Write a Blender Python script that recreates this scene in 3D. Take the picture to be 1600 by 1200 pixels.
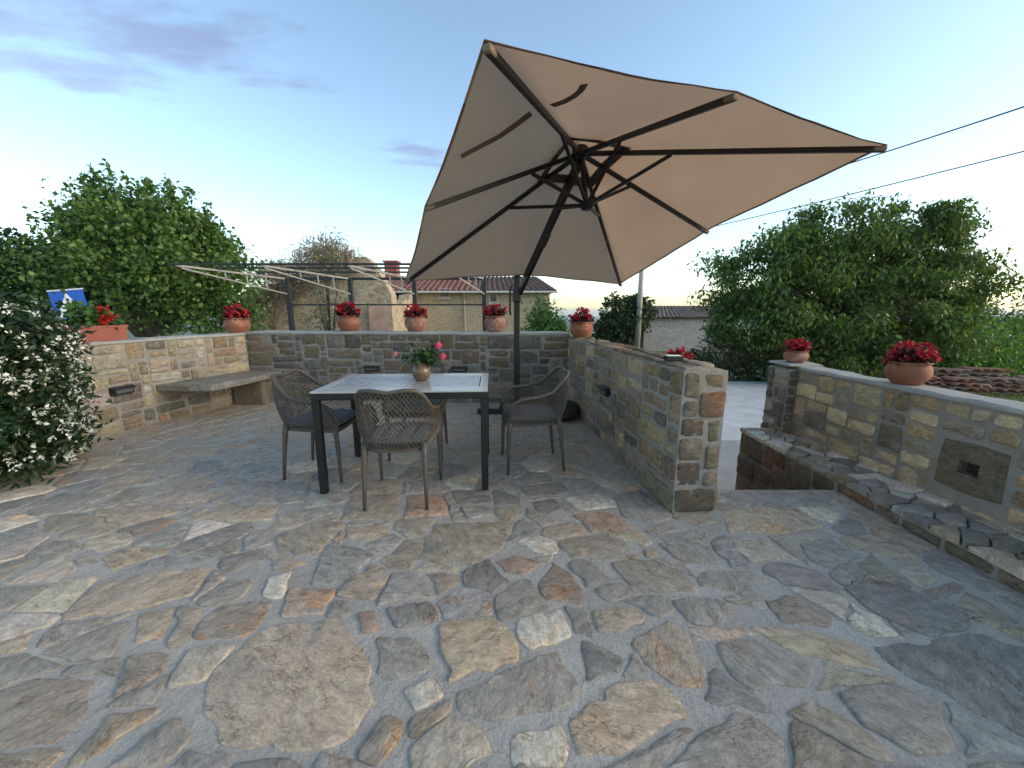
import bpy, math, random
import numpy as np
from mathutils import Vector, Matrix, noise

for o in list(bpy.data.objects): bpy.data.objects.remove(o)
scene = bpy.context.scene
col = scene.collection
R = math.radians

# ------------------------------------------------------------------ camera
EYE, FPX = 1.30, 601.0
PITCH = math.atan((600-487)/FPX)
cd = bpy.data.cameras.new('camera'); cam = bpy.data.objects.new('camera', cd); col.objects.link(cam)
cam.location = (0, 0, EYE); cam.rotation_euler = (math.pi/2-PITCH, 0, 0)
cd.sensor_width = 36; cd.lens = FPX/1600*36; cd.clip_start = .05; cd.clip_end = 9000
scene.camera = cam

# ------------------------------------------------------------------ sky, sun, exposure
SUN_AZ, SUN_EL = 102, 22.0          # degrees clockwise from +Y, above horizon
w = bpy.data.worlds.new('World'); scene.world = w; w.use_nodes = True
nt = w.node_tree; nt.nodes.clear()
def N(t, **k):
    n = nt.nodes.new(t)
    for a, v in k.items(): setattr(n, a, v)
    return n
out = N('ShaderNodeOutputWorld'); bg = N('ShaderNodeBackground'); bg.inputs[1].default_value = .15
sky = N('ShaderNodeTexSky', sky_type='NISHITA'); sky.sun_disc = False
sky.sun_elevation = R(SUN_EL); sky.sun_rotation = R(SUN_AZ); sky.air_density = 1.0; sky.dust_density = 1.0; sky.ozone_density = 1.5
# a few soft mauve clouds on a layer high overhead
tc = N('ShaderNodeTexCoord'); sp = N('ShaderNodeSeparateXYZ'); nt.links.new(tc.outputs['Generated'], sp.inputs[0])
zm = N('ShaderNodeMath', operation='MAXIMUM'); nt.links.new(sp.outputs[2], zm.inputs[0]); zm.inputs[1].default_value = .05
dx = N('ShaderNodeMath', operation='DIVIDE'); nt.links.new(sp.outputs[0], dx.inputs[0]); nt.links.new(zm.outputs[0], dx.inputs[1])
dy = N('ShaderNodeMath', operation='DIVIDE'); nt.links.new(sp.outputs[1], dy.inputs[0]); nt.links.new(zm.outputs[0], dy.inputs[1])
uv = N('ShaderNodeCombineXYZ'); nt.links.new(dx.outputs[0], uv.inputs[0]); nt.links.new(dy.outputs[0], uv.inputs[1])
mp = N('ShaderNodeMapping'); nt.links.new(uv.outputs[0], mp.inputs[0]); mp.inputs['Scale'].default_value = (1.2, 2.6, 1); mp.inputs['Rotation'].default_value = (0, 0, -.25)
nz = N('ShaderNodeTexNoise'); nz.inputs['Scale'].default_value = 1.5; nz.inputs['Detail'].default_value = 7; nz.inputs['Roughness'].default_value = .58
nt.links.new(mp.outputs[0], nz.inputs['Vector'])
def cloud_bank(c, r, k):
    s = N('ShaderNodeVectorMath', operation='SUBTRACT'); nt.links.new(uv.outputs[0], s.inputs[0]); s.inputs[1].default_value = (c[0], c[1], 0)
    d = N('ShaderNodeVectorMath', operation='DIVIDE'); nt.links.new(s.outputs[0], d.inputs[0]); d.inputs[1].default_value = (r[0], r[1], 1)
    l = N('ShaderNodeVectorMath', operation='LENGTH'); nt.links.new(d.outputs[0], l.inputs[0])
    m = N('ShaderNodeMapRange', interpolation_type='SMOOTHSTEP'); nt.links.new(l.outputs['Value'], m.inputs[0])
    m.inputs[1].default_value = 0; m.inputs[2].default_value = 1; m.inputs[3].default_value = k; m.inputs[4].default_value = 0
    return m.outputs[0]
ba = cloud_bank((-1.7, 1.65), (1.7, .85), .41); bb = cloud_bank((-.56, 2.72), (.55, .55), .42); bc = cloud_bank((-3.4, 4.2), (1.6, .9), .2)
s1 = N('ShaderNodeMath', operation='MAXIMUM'); nt.links.new(ba, s1.inputs[0]); nt.links.new(bb, s1.inputs[1])
s2 = N('ShaderNodeMath', operation='MAXIMUM'); nt.links.new(s1.outputs[0], s2.inputs[0]); nt.links.new(bc, s2.inputs[1])
sm = N('ShaderNodeMath', operation='ADD'); nt.links.new(nz.outputs[0], sm.inputs[0]); nt.links.new(s2.outputs[0], sm.inputs[1])
cm = N('ShaderNodeMapRange', interpolation_type='SMOOTHSTEP'); nt.links.new(sm.outputs[0], cm.inputs[0])
cm.inputs[1].default_value = .68; cm.inputs[2].default_value = .96; cm.inputs[3].default_value = 0; cm.inputs[4].default_value = .85
tint = N('ShaderNodeMix', data_type='RGBA', blend_type='MULTIPLY'); tint.inputs[0].default_value = 1
tone = N('ShaderNodeMix', data_type='RGBA', blend_type='MULTIPLY'); tone.inputs[0].default_value = 1; nt.links.new(sky.outputs[0], tone.inputs[6]); tone.inputs[7].default_value = (1.0, 1.0, .92, 1)
nt.links.new(tone.outputs[2], tint.inputs[6]); tint.inputs[7].default_value = (.78, .62, .66, 1)
mx = N('ShaderNodeMix', data_type='RGBA'); nt.links.new(cm.outputs[0], mx.inputs[0]); nt.links.new(tone.outputs[2], mx.inputs[6]); nt.links.new(tint.outputs[2], mx.inputs[7])
nt.links.new(mx.outputs[2], bg.inputs[0]); nt.links.new(bg.outputs[0], out.inputs[0])

sd = bpy.data.lights.new('sun', 'SUN'); sd.energy = .5; sd.angle = R(28); sd.color = (1, .80, .60)
sun = bpy.data.objects.new('sun', sd); col.objects.link(sun); sun.location = (20, 10, 20)
sdir = Vector((math.sin(R(SUN_AZ))*math.cos(R(SUN_EL)), math.cos(R(SUN_AZ))*math.cos(R(SUN_EL)), math.sin(R(SUN_EL))))
sun.rotation_euler = sdir.to_track_quat('Z', 'Y').to_euler()
vs = scene.view_settings; vs.view_transform = 'Standard'; vs.look = 'None'; vs.gamma = 1; vs.use_curve_mapping = False
vs.exposure = 1.24

# ------------------------------------------------------------------ photo geometry helpers (a pixel of a level survey -> ground point)
CP, SP = math.cos(PITCH), math.sin(PITCH)
def ray(x, y):
    a, b = (x-800)/FPX, (600-y)/FPX
    return a, CP+b*SP, -SP+b*CP
def atz(x, y, z=0):
    a, b, d = ray(x, y); t = (z-EYE)/d
    return Vector((a*t, b*t, z))
def aty(x, y, Y):
    a, b, d = ray(x, y); t = Y/b
    return Vector((a*t, Y, EYE+d*t))

# ------------------------------------------------------------------ materials
def new_mat(name):
    m = bpy.data.materials.new(name); m.use_nodes = True
    t = m.node_tree; b = t.nodes['Principled BSDF']
    return m, t, b
def nd(t, typ, **k):
    n = t.nodes.new(typ)
    for a, v in k.items(): setattr(n, a, v)
    return n
def noise_node(t, vec, scale, detail=4, rough=.55, dist=0):
    n = nd(t, 'ShaderNodeTexNoise'); n.inputs['Scale'].default_value = scale; n.inputs['Detail'].default_value = detail
    n.inputs['Roughness'].default_value = rough; n.inputs['Distortion'].default_value = dist
    if vec is not None: t.links.new(vec, n.inputs['Vector'])
    return n.outputs[0]
def rng(t, v, a, b, c, d):
    n = nd(t, 'ShaderNodeMapRange'); t.links.new(v, n.inputs[0])
    for i, q in enumerate((a, b, c, d)): n.inputs[i+1].default_value = q
    return n.outputs[0]
def mixc(t, f, a, b, mode='MIX'):
    n = nd(t, 'ShaderNodeMix', data_type='RGBA', blend_type=mode)
    for s, v in ((0, f), (6, a), (7, b)):
        if isinstance(v, (int, float)): n.inputs[s].default_value = v
        elif isinstance(v, tuple): n.inputs[s].default_value = v+(1,) if len(v) == 3 else v
        else: t.links.new(v, n.inputs[s])
    return n.outputs[2]
def math_n(t, op, a, b):
    n = nd(t, 'ShaderNodeMath', operation=op)
    for i, v in enumerate((a, b)):
        if isinstance(v, (int, float)): n.inputs[i].default_value = v
        else: t.links.new(v, n.inputs[i])
    return n.outputs[0]
def bump(t, b, h, strength, dist, prev=None):
    n = nd(t, 'ShaderNodeBump'); n.inputs['Strength'].default_value = strength; n.inputs['Distance'].default_value = dist
    t.links.new(h, n.inputs['Height'])
    if prev is not None: t.links.new(prev, n.inputs['Normal'])
    t.links.new(n.outputs[0], b.inputs['Normal'])
    return n.outputs[0]
def plain(name, c, rough=.6, metal=0, var=.12, scale=12, bmp=0, spec=.5):
    m, t, b = new_mat(name)
    co = nd(t, 'ShaderNodeTexCoord').outputs['Object']
    n = noise_node(t, co, scale, 5)
    t.links.new(mixc(t, rng(t, n, .3, .7, 0, 1), tuple(q*(1-var) for q in c), tuple(min(1, q*(1+var)) for q in c)), b.inputs['Base Color'])
    b.inputs['Roughness'].default_value = rough; b.inputs['Metallic'].default_value = metal; b.inputs['Specular IOR Level'].default_value = spec
    if bmp: bump(t, b, n, bmp, .01)
    return m
def stone_mat(name, stretch=(1, 1, 1), rough=.8, bs=.55, strata=False, spec=.3, smear=.5, stain=1.0):
    m, t, b = new_mat(name)
    oi = nd(t, 'ShaderNodeObjectInfo'); tcx = nd(t, 'ShaderNodeTexCoord')
    off = math_n(t, 'MULTIPLY', oi.outputs['Random'], 57.0)
    cx = nd(t, 'ShaderNodeCombineXYZ')
    for i in range(3): t.links.new(off, cx.inputs[i])
    rot = nd(t, 'ShaderNodeVectorRotate', rotation_type='Z_AXIS')
    t.links.new(tcx.outputs['Object'], rot.inputs['Vector'])
    t.links.new(math_n(t, 'MULTIPLY', oi.outputs['Random'], 6.28 if strata else 0.0), rot.inputs['Angle'])
    ad = nd(t, 'ShaderNodeVectorMath', operation='ADD'); t.links.new(rot.outputs[0], ad.inputs[0]); t.links.new(cx.outputs[0], ad.inputs[1])
    mpp = nd(t, 'ShaderNodeMapping'); t.links.new(ad.outputs[0], mpp.inputs[0]); mpp.inputs['Scale'].default_value = stretch
    v = mpp.outputs[0]
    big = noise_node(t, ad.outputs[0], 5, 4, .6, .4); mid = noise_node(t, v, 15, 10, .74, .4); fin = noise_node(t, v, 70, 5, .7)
    c = mixc(t, 1.0, oi.outputs['Color'], mixc(t, rng(t, mid, .3, .72, 0, 1), (.55, .53, .5), (1.45, 1.44, 1.42)), 'MULTIPLY')  # tone follows the bump, painting in the light and dark of the relief
    # iron staining, own shape per stone
    st = math_n(t, 'MULTIPLY', rng(t, big, .52, .66, 0, stain), rng(t, oi.outputs['Random'], .3, .9, .08, .95))
    c = mixc(t, st, c, mixc(t, 1.0, c, (1.45, .92, .52), 'MULTIPLY'))
    # pale lichen / lime bloom
    big2 = noise_node(t, ad.outputs[0], 9, 6, .68, .2)
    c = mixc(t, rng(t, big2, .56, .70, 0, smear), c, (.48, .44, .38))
    c = mixc(t, rng(t, fin, .38, .66, .0, .6), c, mixc(t, 1.0, c, (.5, .47, .44), 'MULTIPLY'))  # fine dark grain, also painted in for relief shading
    crk = nd(t, 'ShaderNodeTexNoise'); crk.inputs['Scale'].default_value = 7; crk.inputs['Detail'].default_value = 7; crk.inputs['Roughness'].default_value = .6; crk.inputs['Distortion'].default_value = .8; t.links.new(v, crk.inputs['Vector'])
    ck = math_n(t, 'ABSOLUTE', math_n(t, 'SUBTRACT', crk.outputs[0], .5), 0)
    cl_ = rng(t, ck, 0, .012, 1, 0); cl_ = math_n(t, 'MULTIPLY', cl_, rng(t, big, .45, .6, 0, 1))
    c = mixc(t, math_n(t, 'MULTIPLY', cl_, .6), c, mixc(t, 1.0, c, (.35, .32, .3), 'MULTIPLY'))
    t.links.new(c, b.inputs['Base Color'])
    t.links.new(rng(t, mid, .2, .8, rough-.15, rough+.12), b.inputs['Roughness']); b.inputs['Specular IOR Level'].default_value = spec
    n1 = bump(t, b, math_n(t, 'SUBTRACT', mid, math_n(t, 'MULTIPLY', cl_, .25)), bs, .02); bump(t, b, fin, bs*.7, .006, n1)
    return m
def mortar_mat(name, c, bs=.5):
    m, t, b = new_mat(name)
    co = nd(t, 'ShaderNodeTexCoord').outputs['Object']
    a = noise_node(t, co, 3, 5, .6); g = noise_node(t, co, 90, 4, .75); h = noise_node(t, co, 22, 5, .65)
    cc = mixc(t, rng(t, a, .3, .7, 0, 1), tuple(q*.78 for q in c), tuple(q*1.15 for q in c))
    cc = mixc(t, rng(t, g, .3, .72, 0, .6), cc, tuple(q*.5 for q in c))
    t.links.new(cc, b.inputs['Base Color']); b.inputs['Roughness'].default_value = .88; b.inputs['Specular IOR Level'].default_value = .3
    n1 = bump(t, b, h, bs, .02); bump(t, b, g, bs, .006, n1)
    return m
def leaf_mat(name, cols, rough=.5, trans=.25, spec=.4):
    m, t, b = new_mat(name)
    g = nd(t, 'ShaderNodeNewGeometry')
    rp = nd(t, 'ShaderNodeValToRGB'); e = rp.color_ramp.elements
    while len(e) < len(cols): e.new(.5)
    for i, c in enumerate(cols): e[i].position = i/(len(cols)-1); e[i].color = tuple(c)+(1,)
    t.links.new(g.outputs['Random Per Island'], rp.inputs[0])
    t.links.new(rp.outputs[0], b.inputs['Base Color']); b.inputs['Roughness'].default_value = rough; b.inputs['Specular IOR Level'].default_value = spec
    tr = nd(t, 'ShaderNodeBsdfTranslucent'); t.links.new(mixc(t, 1.0, rp.outputs[0], (1.3, 1.5, .7), 'MULTIPLY'), tr.inputs[0])
    ms = nd(t, 'ShaderNodeMixShader'); ms.inputs[0].default_value = trans
    t.links.new(b.outputs[0], ms.inputs[1]); t.links.new(tr.outputs[0], ms.inputs[2]); t.links.new(ms.outputs[0], t.nodes['Material Output'].inputs[0])
    return m
def masonry_mat(name, c, c2, mort, sc, sq=(1, 1, 1.9)):
    m, t, b = new_mat(name)
    co = nd(t, 'ShaderNodeTexCoord').outputs['Object']
    mpp = nd(t, 'ShaderNodeMapping'); t.links.new(co, mpp.inputs[0]); mpp.inputs['Scale'].default_value = sq
    v1 = nd(t, 'ShaderNodeTexVoronoi'); v1.inputs['Scale'].default_value = sc; t.links.new(mpp.outputs[0], v1.inputs['Vector'])
    v2 = nd(t, 'ShaderNodeTexVoronoi', feature='DISTANCE_TO_EDGE'); v2.inputs['Scale'].default_value = sc; t.links.new(mpp.outputs[0], v2.inputs['Vector'])
    sx = nd(t, 'ShaderNodeSeparateColor'); t.links.new(v1.outputs['Color'], sx.inputs[0])
    n = noise_node(t, co, 1.2, 5, .6); f = noise_node(t, co, 14, 4, .6)
    k = mixc(t, sx.outputs[0], c, c2); k = mixc(t, rng(t, f, .3, .7, 0, .5), k, mixc(t, 1.0, k, (.6, .57, .52), 'MULTIPLY'))
    k = mixc(t, rng(t, v2.outputs['Distance'], 0, .09, 1, 0), k, mort)
    k = mixc(t, rng(t, n, .5, .75, 0, .5), k, tuple(q*1.1 for q in mort))
    t.links.new(k, b.inputs['Base Color']); b.inputs['Roughness'].default_value = .9
    bump(t, b, rng(t, v2.outputs['Distance'], 0, .12, 0, 1), .6, .03)
    return m

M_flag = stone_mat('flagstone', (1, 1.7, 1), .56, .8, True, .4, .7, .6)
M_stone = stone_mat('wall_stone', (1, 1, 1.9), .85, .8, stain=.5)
M_mortar = mortar_mat('wall_mortar', (.34, .312, .27))
M_floor = mortar_mat('floor_mortar', (.53, .485, .42), 1.0)
M_concrete = mortar_mat('coping_concrete', (.40, .385, .35), .25)
M_asphalt = mortar_mat('pale_asphalt', (.60, .59, .57), .35)
M_apron = mortar_mat('concrete_apron', (.36, .355, .34), .6)
M_black = plain('black_powder_coat', (.008, .008, .009), .42, 0, .1)
M_dark = plain('charcoal_metal', (.02, .021, .023), .5)
M_taupe = plain('taupe_plastic', (.082, .068, .052), .5, 0, .08, 30)
M_cush = plain('grey_cushion', (.16, .16, .17), .95, 0, .2, 60, .3)
M_tgloss = plain('gloss_table_frame', (.42, .42, .41), .2, 0, .1)
M_tpanel = plain('slate_table_panel', (.33, .335, .325), .26, 0, .3, 14)
M_terra = plain('terracotta', (.30, .105, .055), .75, 0, .28, 7, .2)
M_terra2 = plain('dusty_terracotta', (.33, .15, .10), .8, 0, .3, 6, .2)
def clay(name, c, pale, amt):
    m, t, b = new_mat(name); co = nd(t, 'ShaderNodeTexCoord').outputs['Object']; oi = nd(t, 'ShaderNodeObjectInfo')
    ad = nd(t, 'ShaderNodeVectorMath', operation='ADD'); t.links.new(co, ad.inputs[0]); t.links.new(oi.outputs['Location'], ad.inputs[1])
    n = noise_node(t, ad.outputs[0], 9, 7, .68, .5); g = noise_node(t, ad.outputs[0], 60, 4, .7)
    k = mixc(t, rng(t, n, .35, .6, 0, 1), tuple(q*.75 for q in c), c); k = mixc(t, rng(t, n, .52, .68, 0, amt), k, pale); k = mixc(t, rng(t, g, .4, .7, 0, .3), k, tuple(q*.5 for q in c))
    t.links.new(k, b.inputs['Base Color']); b.inputs['Roughness'].default_value = .85; bump(t, b, g, .3, .004)
    return m
M_terra = clay('terracotta', (.30, .11, .06), (.42, .28, .22), .55); M_terra2 = clay('dusty_terracotta', (.31, .14, .095), (.45, .34, .28), .8)
M_plasticpot = plain('brick_red_plastic', (.29, .095, .062), .55, 0, .1)
M_soil_niche_shade = plain('soil', (.03, .022, .016), .95, 0, .4, 40, .8)  # pot soil, also the painted shade in the wall niche
M_redleaf = leaf_mat('bronze_red_leaf', [(.02, .008, .006), (.06, .008, .012), (.035, .02, .01)], .45, .1)
M_redflower = leaf_mat('red_petal', [(.22, .004, .012), (.38, .008, .022), (.52, .03, .05)], .5, .25)
M_scarlet = leaf_mat('scarlet_petal', [(.55, .012, .012), (.7, .03, .02)], .5, .25)
M_pink = plain('pink_petal', (.75, .10, .20), .5, 0, .25, 40)
M_palepink = plain('pale_pink_petal', (.72, .22, .27), .5, 0, .25, 40)
M_jasleaf = leaf_mat('jasmine_leaf', [(.012, .028, .012), (.02, .045, .016), (.035, .065, .02)], .42, .08, .35)
M_white = leaf_mat('white_petal', [(.72, .72, .66), (.85, .84, .78)], .6, .2)
M_mulb = leaf_mat('mulberry_leaf', [(.05, .10, .022), (.085, .155, .032), (.16, .24, .055)], .45, .3)
M_mulb2 = leaf_mat('dark_tree_leaf', [(.02, .05, .016), (.035, .08, .022), (.06, .11, .03)], .5, .25)
M_waln = leaf_mat('walnut_leaf', [(.05, .09, .022), (.09, .145, .034), (.15, .21, .05)], .45, .36)
M_bush = leaf_mat('bush_leaf', [(.035, .09, .02), (.06, .14, .03), (.09, .18, .05)], .45, .25)
M_bright = leaf_mat('bright_hedge_leaf', [(.05, .12, .015), (.09, .19, .025), (.14, .25, .04)], .5, .3)
M_ivy = leaf_mat('ivy_leaf', [(.014, .035, .012), (.025, .06, .016), (.06, .11, .025)], .45, .2)
M_olive = leaf_mat('grey_green_leaf', [(.10, .12, .07), (.16, .18, .11), (.22, .20, .13)], .6, .2)
M_dry = leaf_mat('dry_twig', [(.26, .17, .13), (.34, .23, .18), (.27, .23, .16)], .8, .1)
M_bram = leaf_mat('bramble_twig', [(.10, .075, .05), (.17, .13, .09), (.08, .085, .04)], .8, .1)
M_rose = leaf_mat('rose_leaf', [(.02, .055, .018), (.04, .09, .025)], .4, .15)
M_grass = leaf_mat('grass_blade', [(.06, .11, .02), (.12, .17, .04), (.2, .2, .07)], .6, .25)
M_bark = plain('bark', (.10, .078, .055), .9, 0, .4, 9, .9)
M_vase = plain('brown_glaze', (.15, .095, .06), .18, 0, .25, 20)
M_field = plain('field', (.07, .09, .03), .95, 0, .4, .3)
M_gal = plain('weathered_light_metal', (.42, .40, .36), .55, .1, .15)
M_rust = plain('brown_valance', (.10, .062, .042), .8)

# ------------------------------------------------------------------ object helpers
def setp(o, label=None, cat=None, group=None, kind=None):
    for k, v in (('label', label), ('category', cat), ('group', group), ('kind', kind)):
        if v: o[k] = v
    return o
def empty(name, loc, label, cat, group=None, rz=0):
    o = bpy.data.objects.new(name, None); col.objects.link(o); o.location = loc; o.rotation_euler = (0, 0, rz); o.empty_display_size = .1
    return setp(o, label, cat, group)
def link_mesh(name, verts, faces, mat, parent=None, color=None, smooth=False, centre=True, world=True):
    """world=True: verts are world coordinates, parent chain is unrotated; else local to the parent."""
    V = np.asarray([tuple(v) for v in verts], dtype=float)
    base = np.zeros(3)
    if world:
        p = parent
        while p is not None: base += np.array(p.location); p = p.parent
    c = (V.min(0)+V.max(0))/2 if centre else base.copy() if world else np.zeros(3)
    me = bpy.data.meshes.new(name); me.from_pydata((V-c).tolist(), [], [tuple(f) for f in faces]); me.update()
    if smooth: me.shade_smooth()
    o = bpy.data.objects.new(name, me); col.objects.link(o); me.materials.append(mat)
    o.location = Vector(c-base) if world else Vector(c)
    o.parent = parent
    if color is not None: o.color = (*color, 1)
    return o
class MB:
    def __init__(s): s.v = []; s.f = []
    def add(s, v, f):
        n = len(s.v); s.v += [tuple(q) for q in v]; s.f += [tuple(i+n for i in q) for q in f]
    def box(s, c, d, rot=None, bev=.0):
        x, y, z = d[0]/2, d[1]/2, d[2]/2
        if bev <= 0:
            v = [Vector((a*x, b*y, e*z)) for e in (-1, 1) for a, b in ((-1, -1), (1, -1), (1, 1), (-1, 1))]
            f = [(3, 2, 1, 0), (4, 5, 6, 7), (0, 1, 5, 4), (1, 2, 6, 5), (2, 3, 7, 6), (3, 0, 4, 7)]
        else:
            v = []; k = bev
            for (e, i) in ((-z, k), (-z+k, 0), (z-k, 0), (z, k)):
                X, Y = x-i, y-i
                v += [Vector(q) for q in ((-X+k, -Y, e), (X-k, -Y, e), (X, -Y+k, e), (X, Y-k, e), (X-k, Y, e), (-X+k, Y, e), (-X, Y-k, e), (-X, -Y+k, e))]
            f = [tuple(range(7, -1, -1)), tuple(range(24, 32))]
            for l in range(3):
                for i in range(8): f.append((l*8+i, l*8+(i+1) % 8, l*8+8+(i+1) % 8, l*8+8+i))
        if rot is not None: v = [rot @ q for q in v]
        s.add([q+Vector(c) for q in v], f)
    def beam(s, a, b, wd, ht, bev=0.0):
        a, b = Vector(a), Vector(b); d = b-a; L = d.length; X = d.normalized()
        up = Vector((0, 0, 1)) if abs(X.z) < .95 else Vector((0, 1, 0))
        Y = up.cross(X).normalized(); Z = X.cross(Y)
        s.box((a+b)/2, (L, wd, ht), Matrix((X, Y, Z)).transposed(), bev)
    def tube(s, pts, rad, n=8, cap=True):
        pts = [Vector(p) for p in pts]; rad = rad if isinstance(rad, (list, tuple)) else [rad]*len(pts)
        rings = []; ref = None; v = []
        for i, p in enumerate(pts):
            d = (pts[min(i+1, len(pts)-1)]-pts[max(i-1, 0)]).normalized()
            if ref is None:
                ref = Vector((0, 0, 1)) if abs(d.z) < .9 else Vector((1, 0, 0))
            a = d.cross(ref).normalized(); b_ = a.cross(d).normalized(); ref = b_
            v += [p+(a*math.cos(2*math.pi*k/n)+b_*math.sin(2*math.pi*k/n))*rad[i] for k in range(n)]
        f = [(i*n+k, i*n+(k+1) % n, (i+1)*n+(k+1) % n, (i+1)*n+k) for i in range(len(pts)-1) for k in range(n)]
        if cap: f += [tuple(range(n-1, -1, -1)), tuple(range((len(pts)-1)*n, len(pts)*n))]
        s.add(v, f)
    def lathe(s, prof, n=24, c=(0, 0, 0)):
        v = [(c[0]+r*math.cos(2*math.pi*k/n), c[1]+r*math.sin(2*math.pi*k/n), c[2]+z) for r, z in prof for k in range(n)]
        f = [(i*n+k, i*n+(k+1) % n, (i+1)*n+(k+1) % n, (i+1)*n+k) for i in range(len(prof)-1) for k in range(n)]
        s.add(v, f)
    def build(s, name, mat, parent=None, color=None, smooth=False, world=True, centre=True):
        return link_mesh(name, s.v, s.f, mat, parent, color, smooth, centre, world)
def auto_smooth(o, ang=40):
    o.data.shade_smooth()
    try: o.data.set_sharp_from_angle(angle=R(ang))
    except Exception: pass
    return o
def copy_tree(o, parent=None):
    c = o.copy(); col.objects.link(c); c.parent = parent
    for ch in o.children: copy_tree(ch, c)
    return c

# ------------------------------------------------------------------ leaves
def leaf_mesh(pts, size, rs, aspect=.5, up=.35, droop=0.0, jit=.35, tang=None):
    """pts Nx3 -> folded diamond leaves, 4 verts each"""
    n = len(pts); pts = np.asarray(pts)
    a = rs.normal(size=(n, 3)); a[:, 2] -= droop
    if tang is not None: a = a*.7+tang
    a /= np.linalg.norm(a, axis=1)[:, None]
    r = rs.normal(size=(n, 3)); r[:, 2] += up*3
    s = np.cross(a, r); s /= np.linalg.norm(s, axis=1)[:, None]+1e-9
    nn = np.cross(s, a)
    L = size*(1+jit*rs.uniform(-1, 1, size=(n, 1)))
    W = L*aspect*.5
    m = pts+a*L*.45
    V = np.stack([pts, m+s*W+nn*W*.35, pts+a*L, m-s*W+nn*W*.35], axis=1).reshape(-1, 3)
    i = np.arange(n)[:, None]*4
    F = np.concatenate([i+np.array([[0, 1, 2]]), i+np.array([[0, 2, 3]])])
    return V, F
def fast_mesh(name, V, F, mat, parent, smooth=False):
    base = np.zeros(3); p = parent
    while p is not None: base += np.array(p.location); p = p.parent
    me = bpy.data.meshes.new(name); V = np.asarray(V)-base; F = np.asarray(F, dtype=np.int32)
    me.vertices.add(len(V)); me.vertices.foreach_set('co', V.astype(np.float32).ravel())
    me.loops.add(F.size); me.loops.foreach_set('vertex_index', F.ravel())
    me.polygons.add(len(F)); me.polygons.foreach_set('loop_start', np.arange(0, F.size, F.shape[1], dtype=np.int32))
    me.polygons.foreach_set('loop_total', np.full(len(F), F.shape[1], dtype=np.int32))
    me.update(calc_edges=True); me.validate()
    me.materials.append(mat)
    o = bpy.data.objects.new(name, me); col.objects.link(o); o.parent = parent
    if parent is not None: o['kind'] = 'stuff'
    return o
def blob_points(blobs, n, rs, clump=.28, per=26, shell=.55, stretch=1.0):
    """leaf positions gathered in twig clumps spread through ellipsoids, denser to the outside"""
    vol = np.array([(b[3]*b[4]*b[5])**.75 for b in blobs]); vol /= vol.sum()
    out_ = []; cen = []
    for b, q in zip(blobs, vol):
        k = max(2, int(n*q/per))
        d = rs.normal(size=(k, 3)); d /= np.linalg.norm(d, axis=1)[:, None]
        rr = (shell+(1-shell)*rs.uniform(size=(k, 1))**.6)*(.88+.3*rs.uniform(size=(k, 1)))
        c = np.array(b[:3])+d*rr*np.array(b[3:6]); cen.append(c)
        cl = clump*(.6+.8*rs.uniform(size=(k, 1, 1)))
        e = np.clip(rs.normal(size=(k, per, 3))*.5, -.8, .8); e[:, :, 2] *= stretch
        out_.append((c[:, None, :]+e*cl).reshape(-1, 3))
    return np.concatenate(out_), np.concatenate(cen)
def tree(name, label, cat, base, blobs, n, leaf, mat, seed, trunk_r=.15, aspect=.55, clump=.28, per=26, shell=.5, group=None, limbs=9, droop=.3, stretch=1.0, up=.35, zmin=None, spikes=None, crown='crown', hole=None):
    rs = np.random.RandomState(seed); t = empty(name, base, label, cat, group); base = Vector(base)
    pts, cen = blob_points(blobs, n, rs, clump, per, shell, stretch)
    if spikes:
        ex = []
        for (x, y, z, h, k) in spikes:
            u = rs.uniform(size=(k, 1))
            lean = rs.normal(size=3)*.12; lean[2] = 1
            ex.append(np.array([x, y, z])+u*h*lean+rs.normal(size=(k, 3))*(.10*(1.15-u))*np.array([1, 1, .6]))
        pts = np.concatenate([pts]+ex)
    if hole: pts = pts[~((pts[:, 0] > hole[0]) & (pts[:, 0] < hole[1]) & (pts[:, 2] < hole[2]) & (pts[:, 1] < base.y+.1))]
    if zmin is not None: pts = pts[pts[:, 2] > zmin]
    V, F = leaf_mesh(pts, leaf, rs, aspect, up, droop)
    fast_mesh(crown, V, F, mat, t)
    mb = MB(); top = Vector((np.mean([b[0] for b in blobs]), np.mean([b[1] for b in blobs]), np.mean([b[2] for b in blobs])))
    fork = base.lerp(top, .45)
    mb.tube([base+Vector((0, 0, -.25)), base+Vector((trunk_r*.3, 0, .3)), base.lerp(fork, .6)+Vector((trunk_r*.6, 0, 0)), fork], [trunk_r*1.5, trunk_r*1.12, trunk_r, trunk_r*.85], 9)
    idx = rs.choice(len(cen), min(limbs, len(cen)), replace=False)
    for i in idx:
        e = Vector(cen[i]); m = fork.lerp(e, .5)+Vector((0, 0, .12*(e-fork).length))
        mb.tube([fork, m, e], [trunk_r*.5, trunk_r*.3, .01], 5)
    mb.build('trunk', M_bark, t, smooth=True)
    return t

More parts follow.
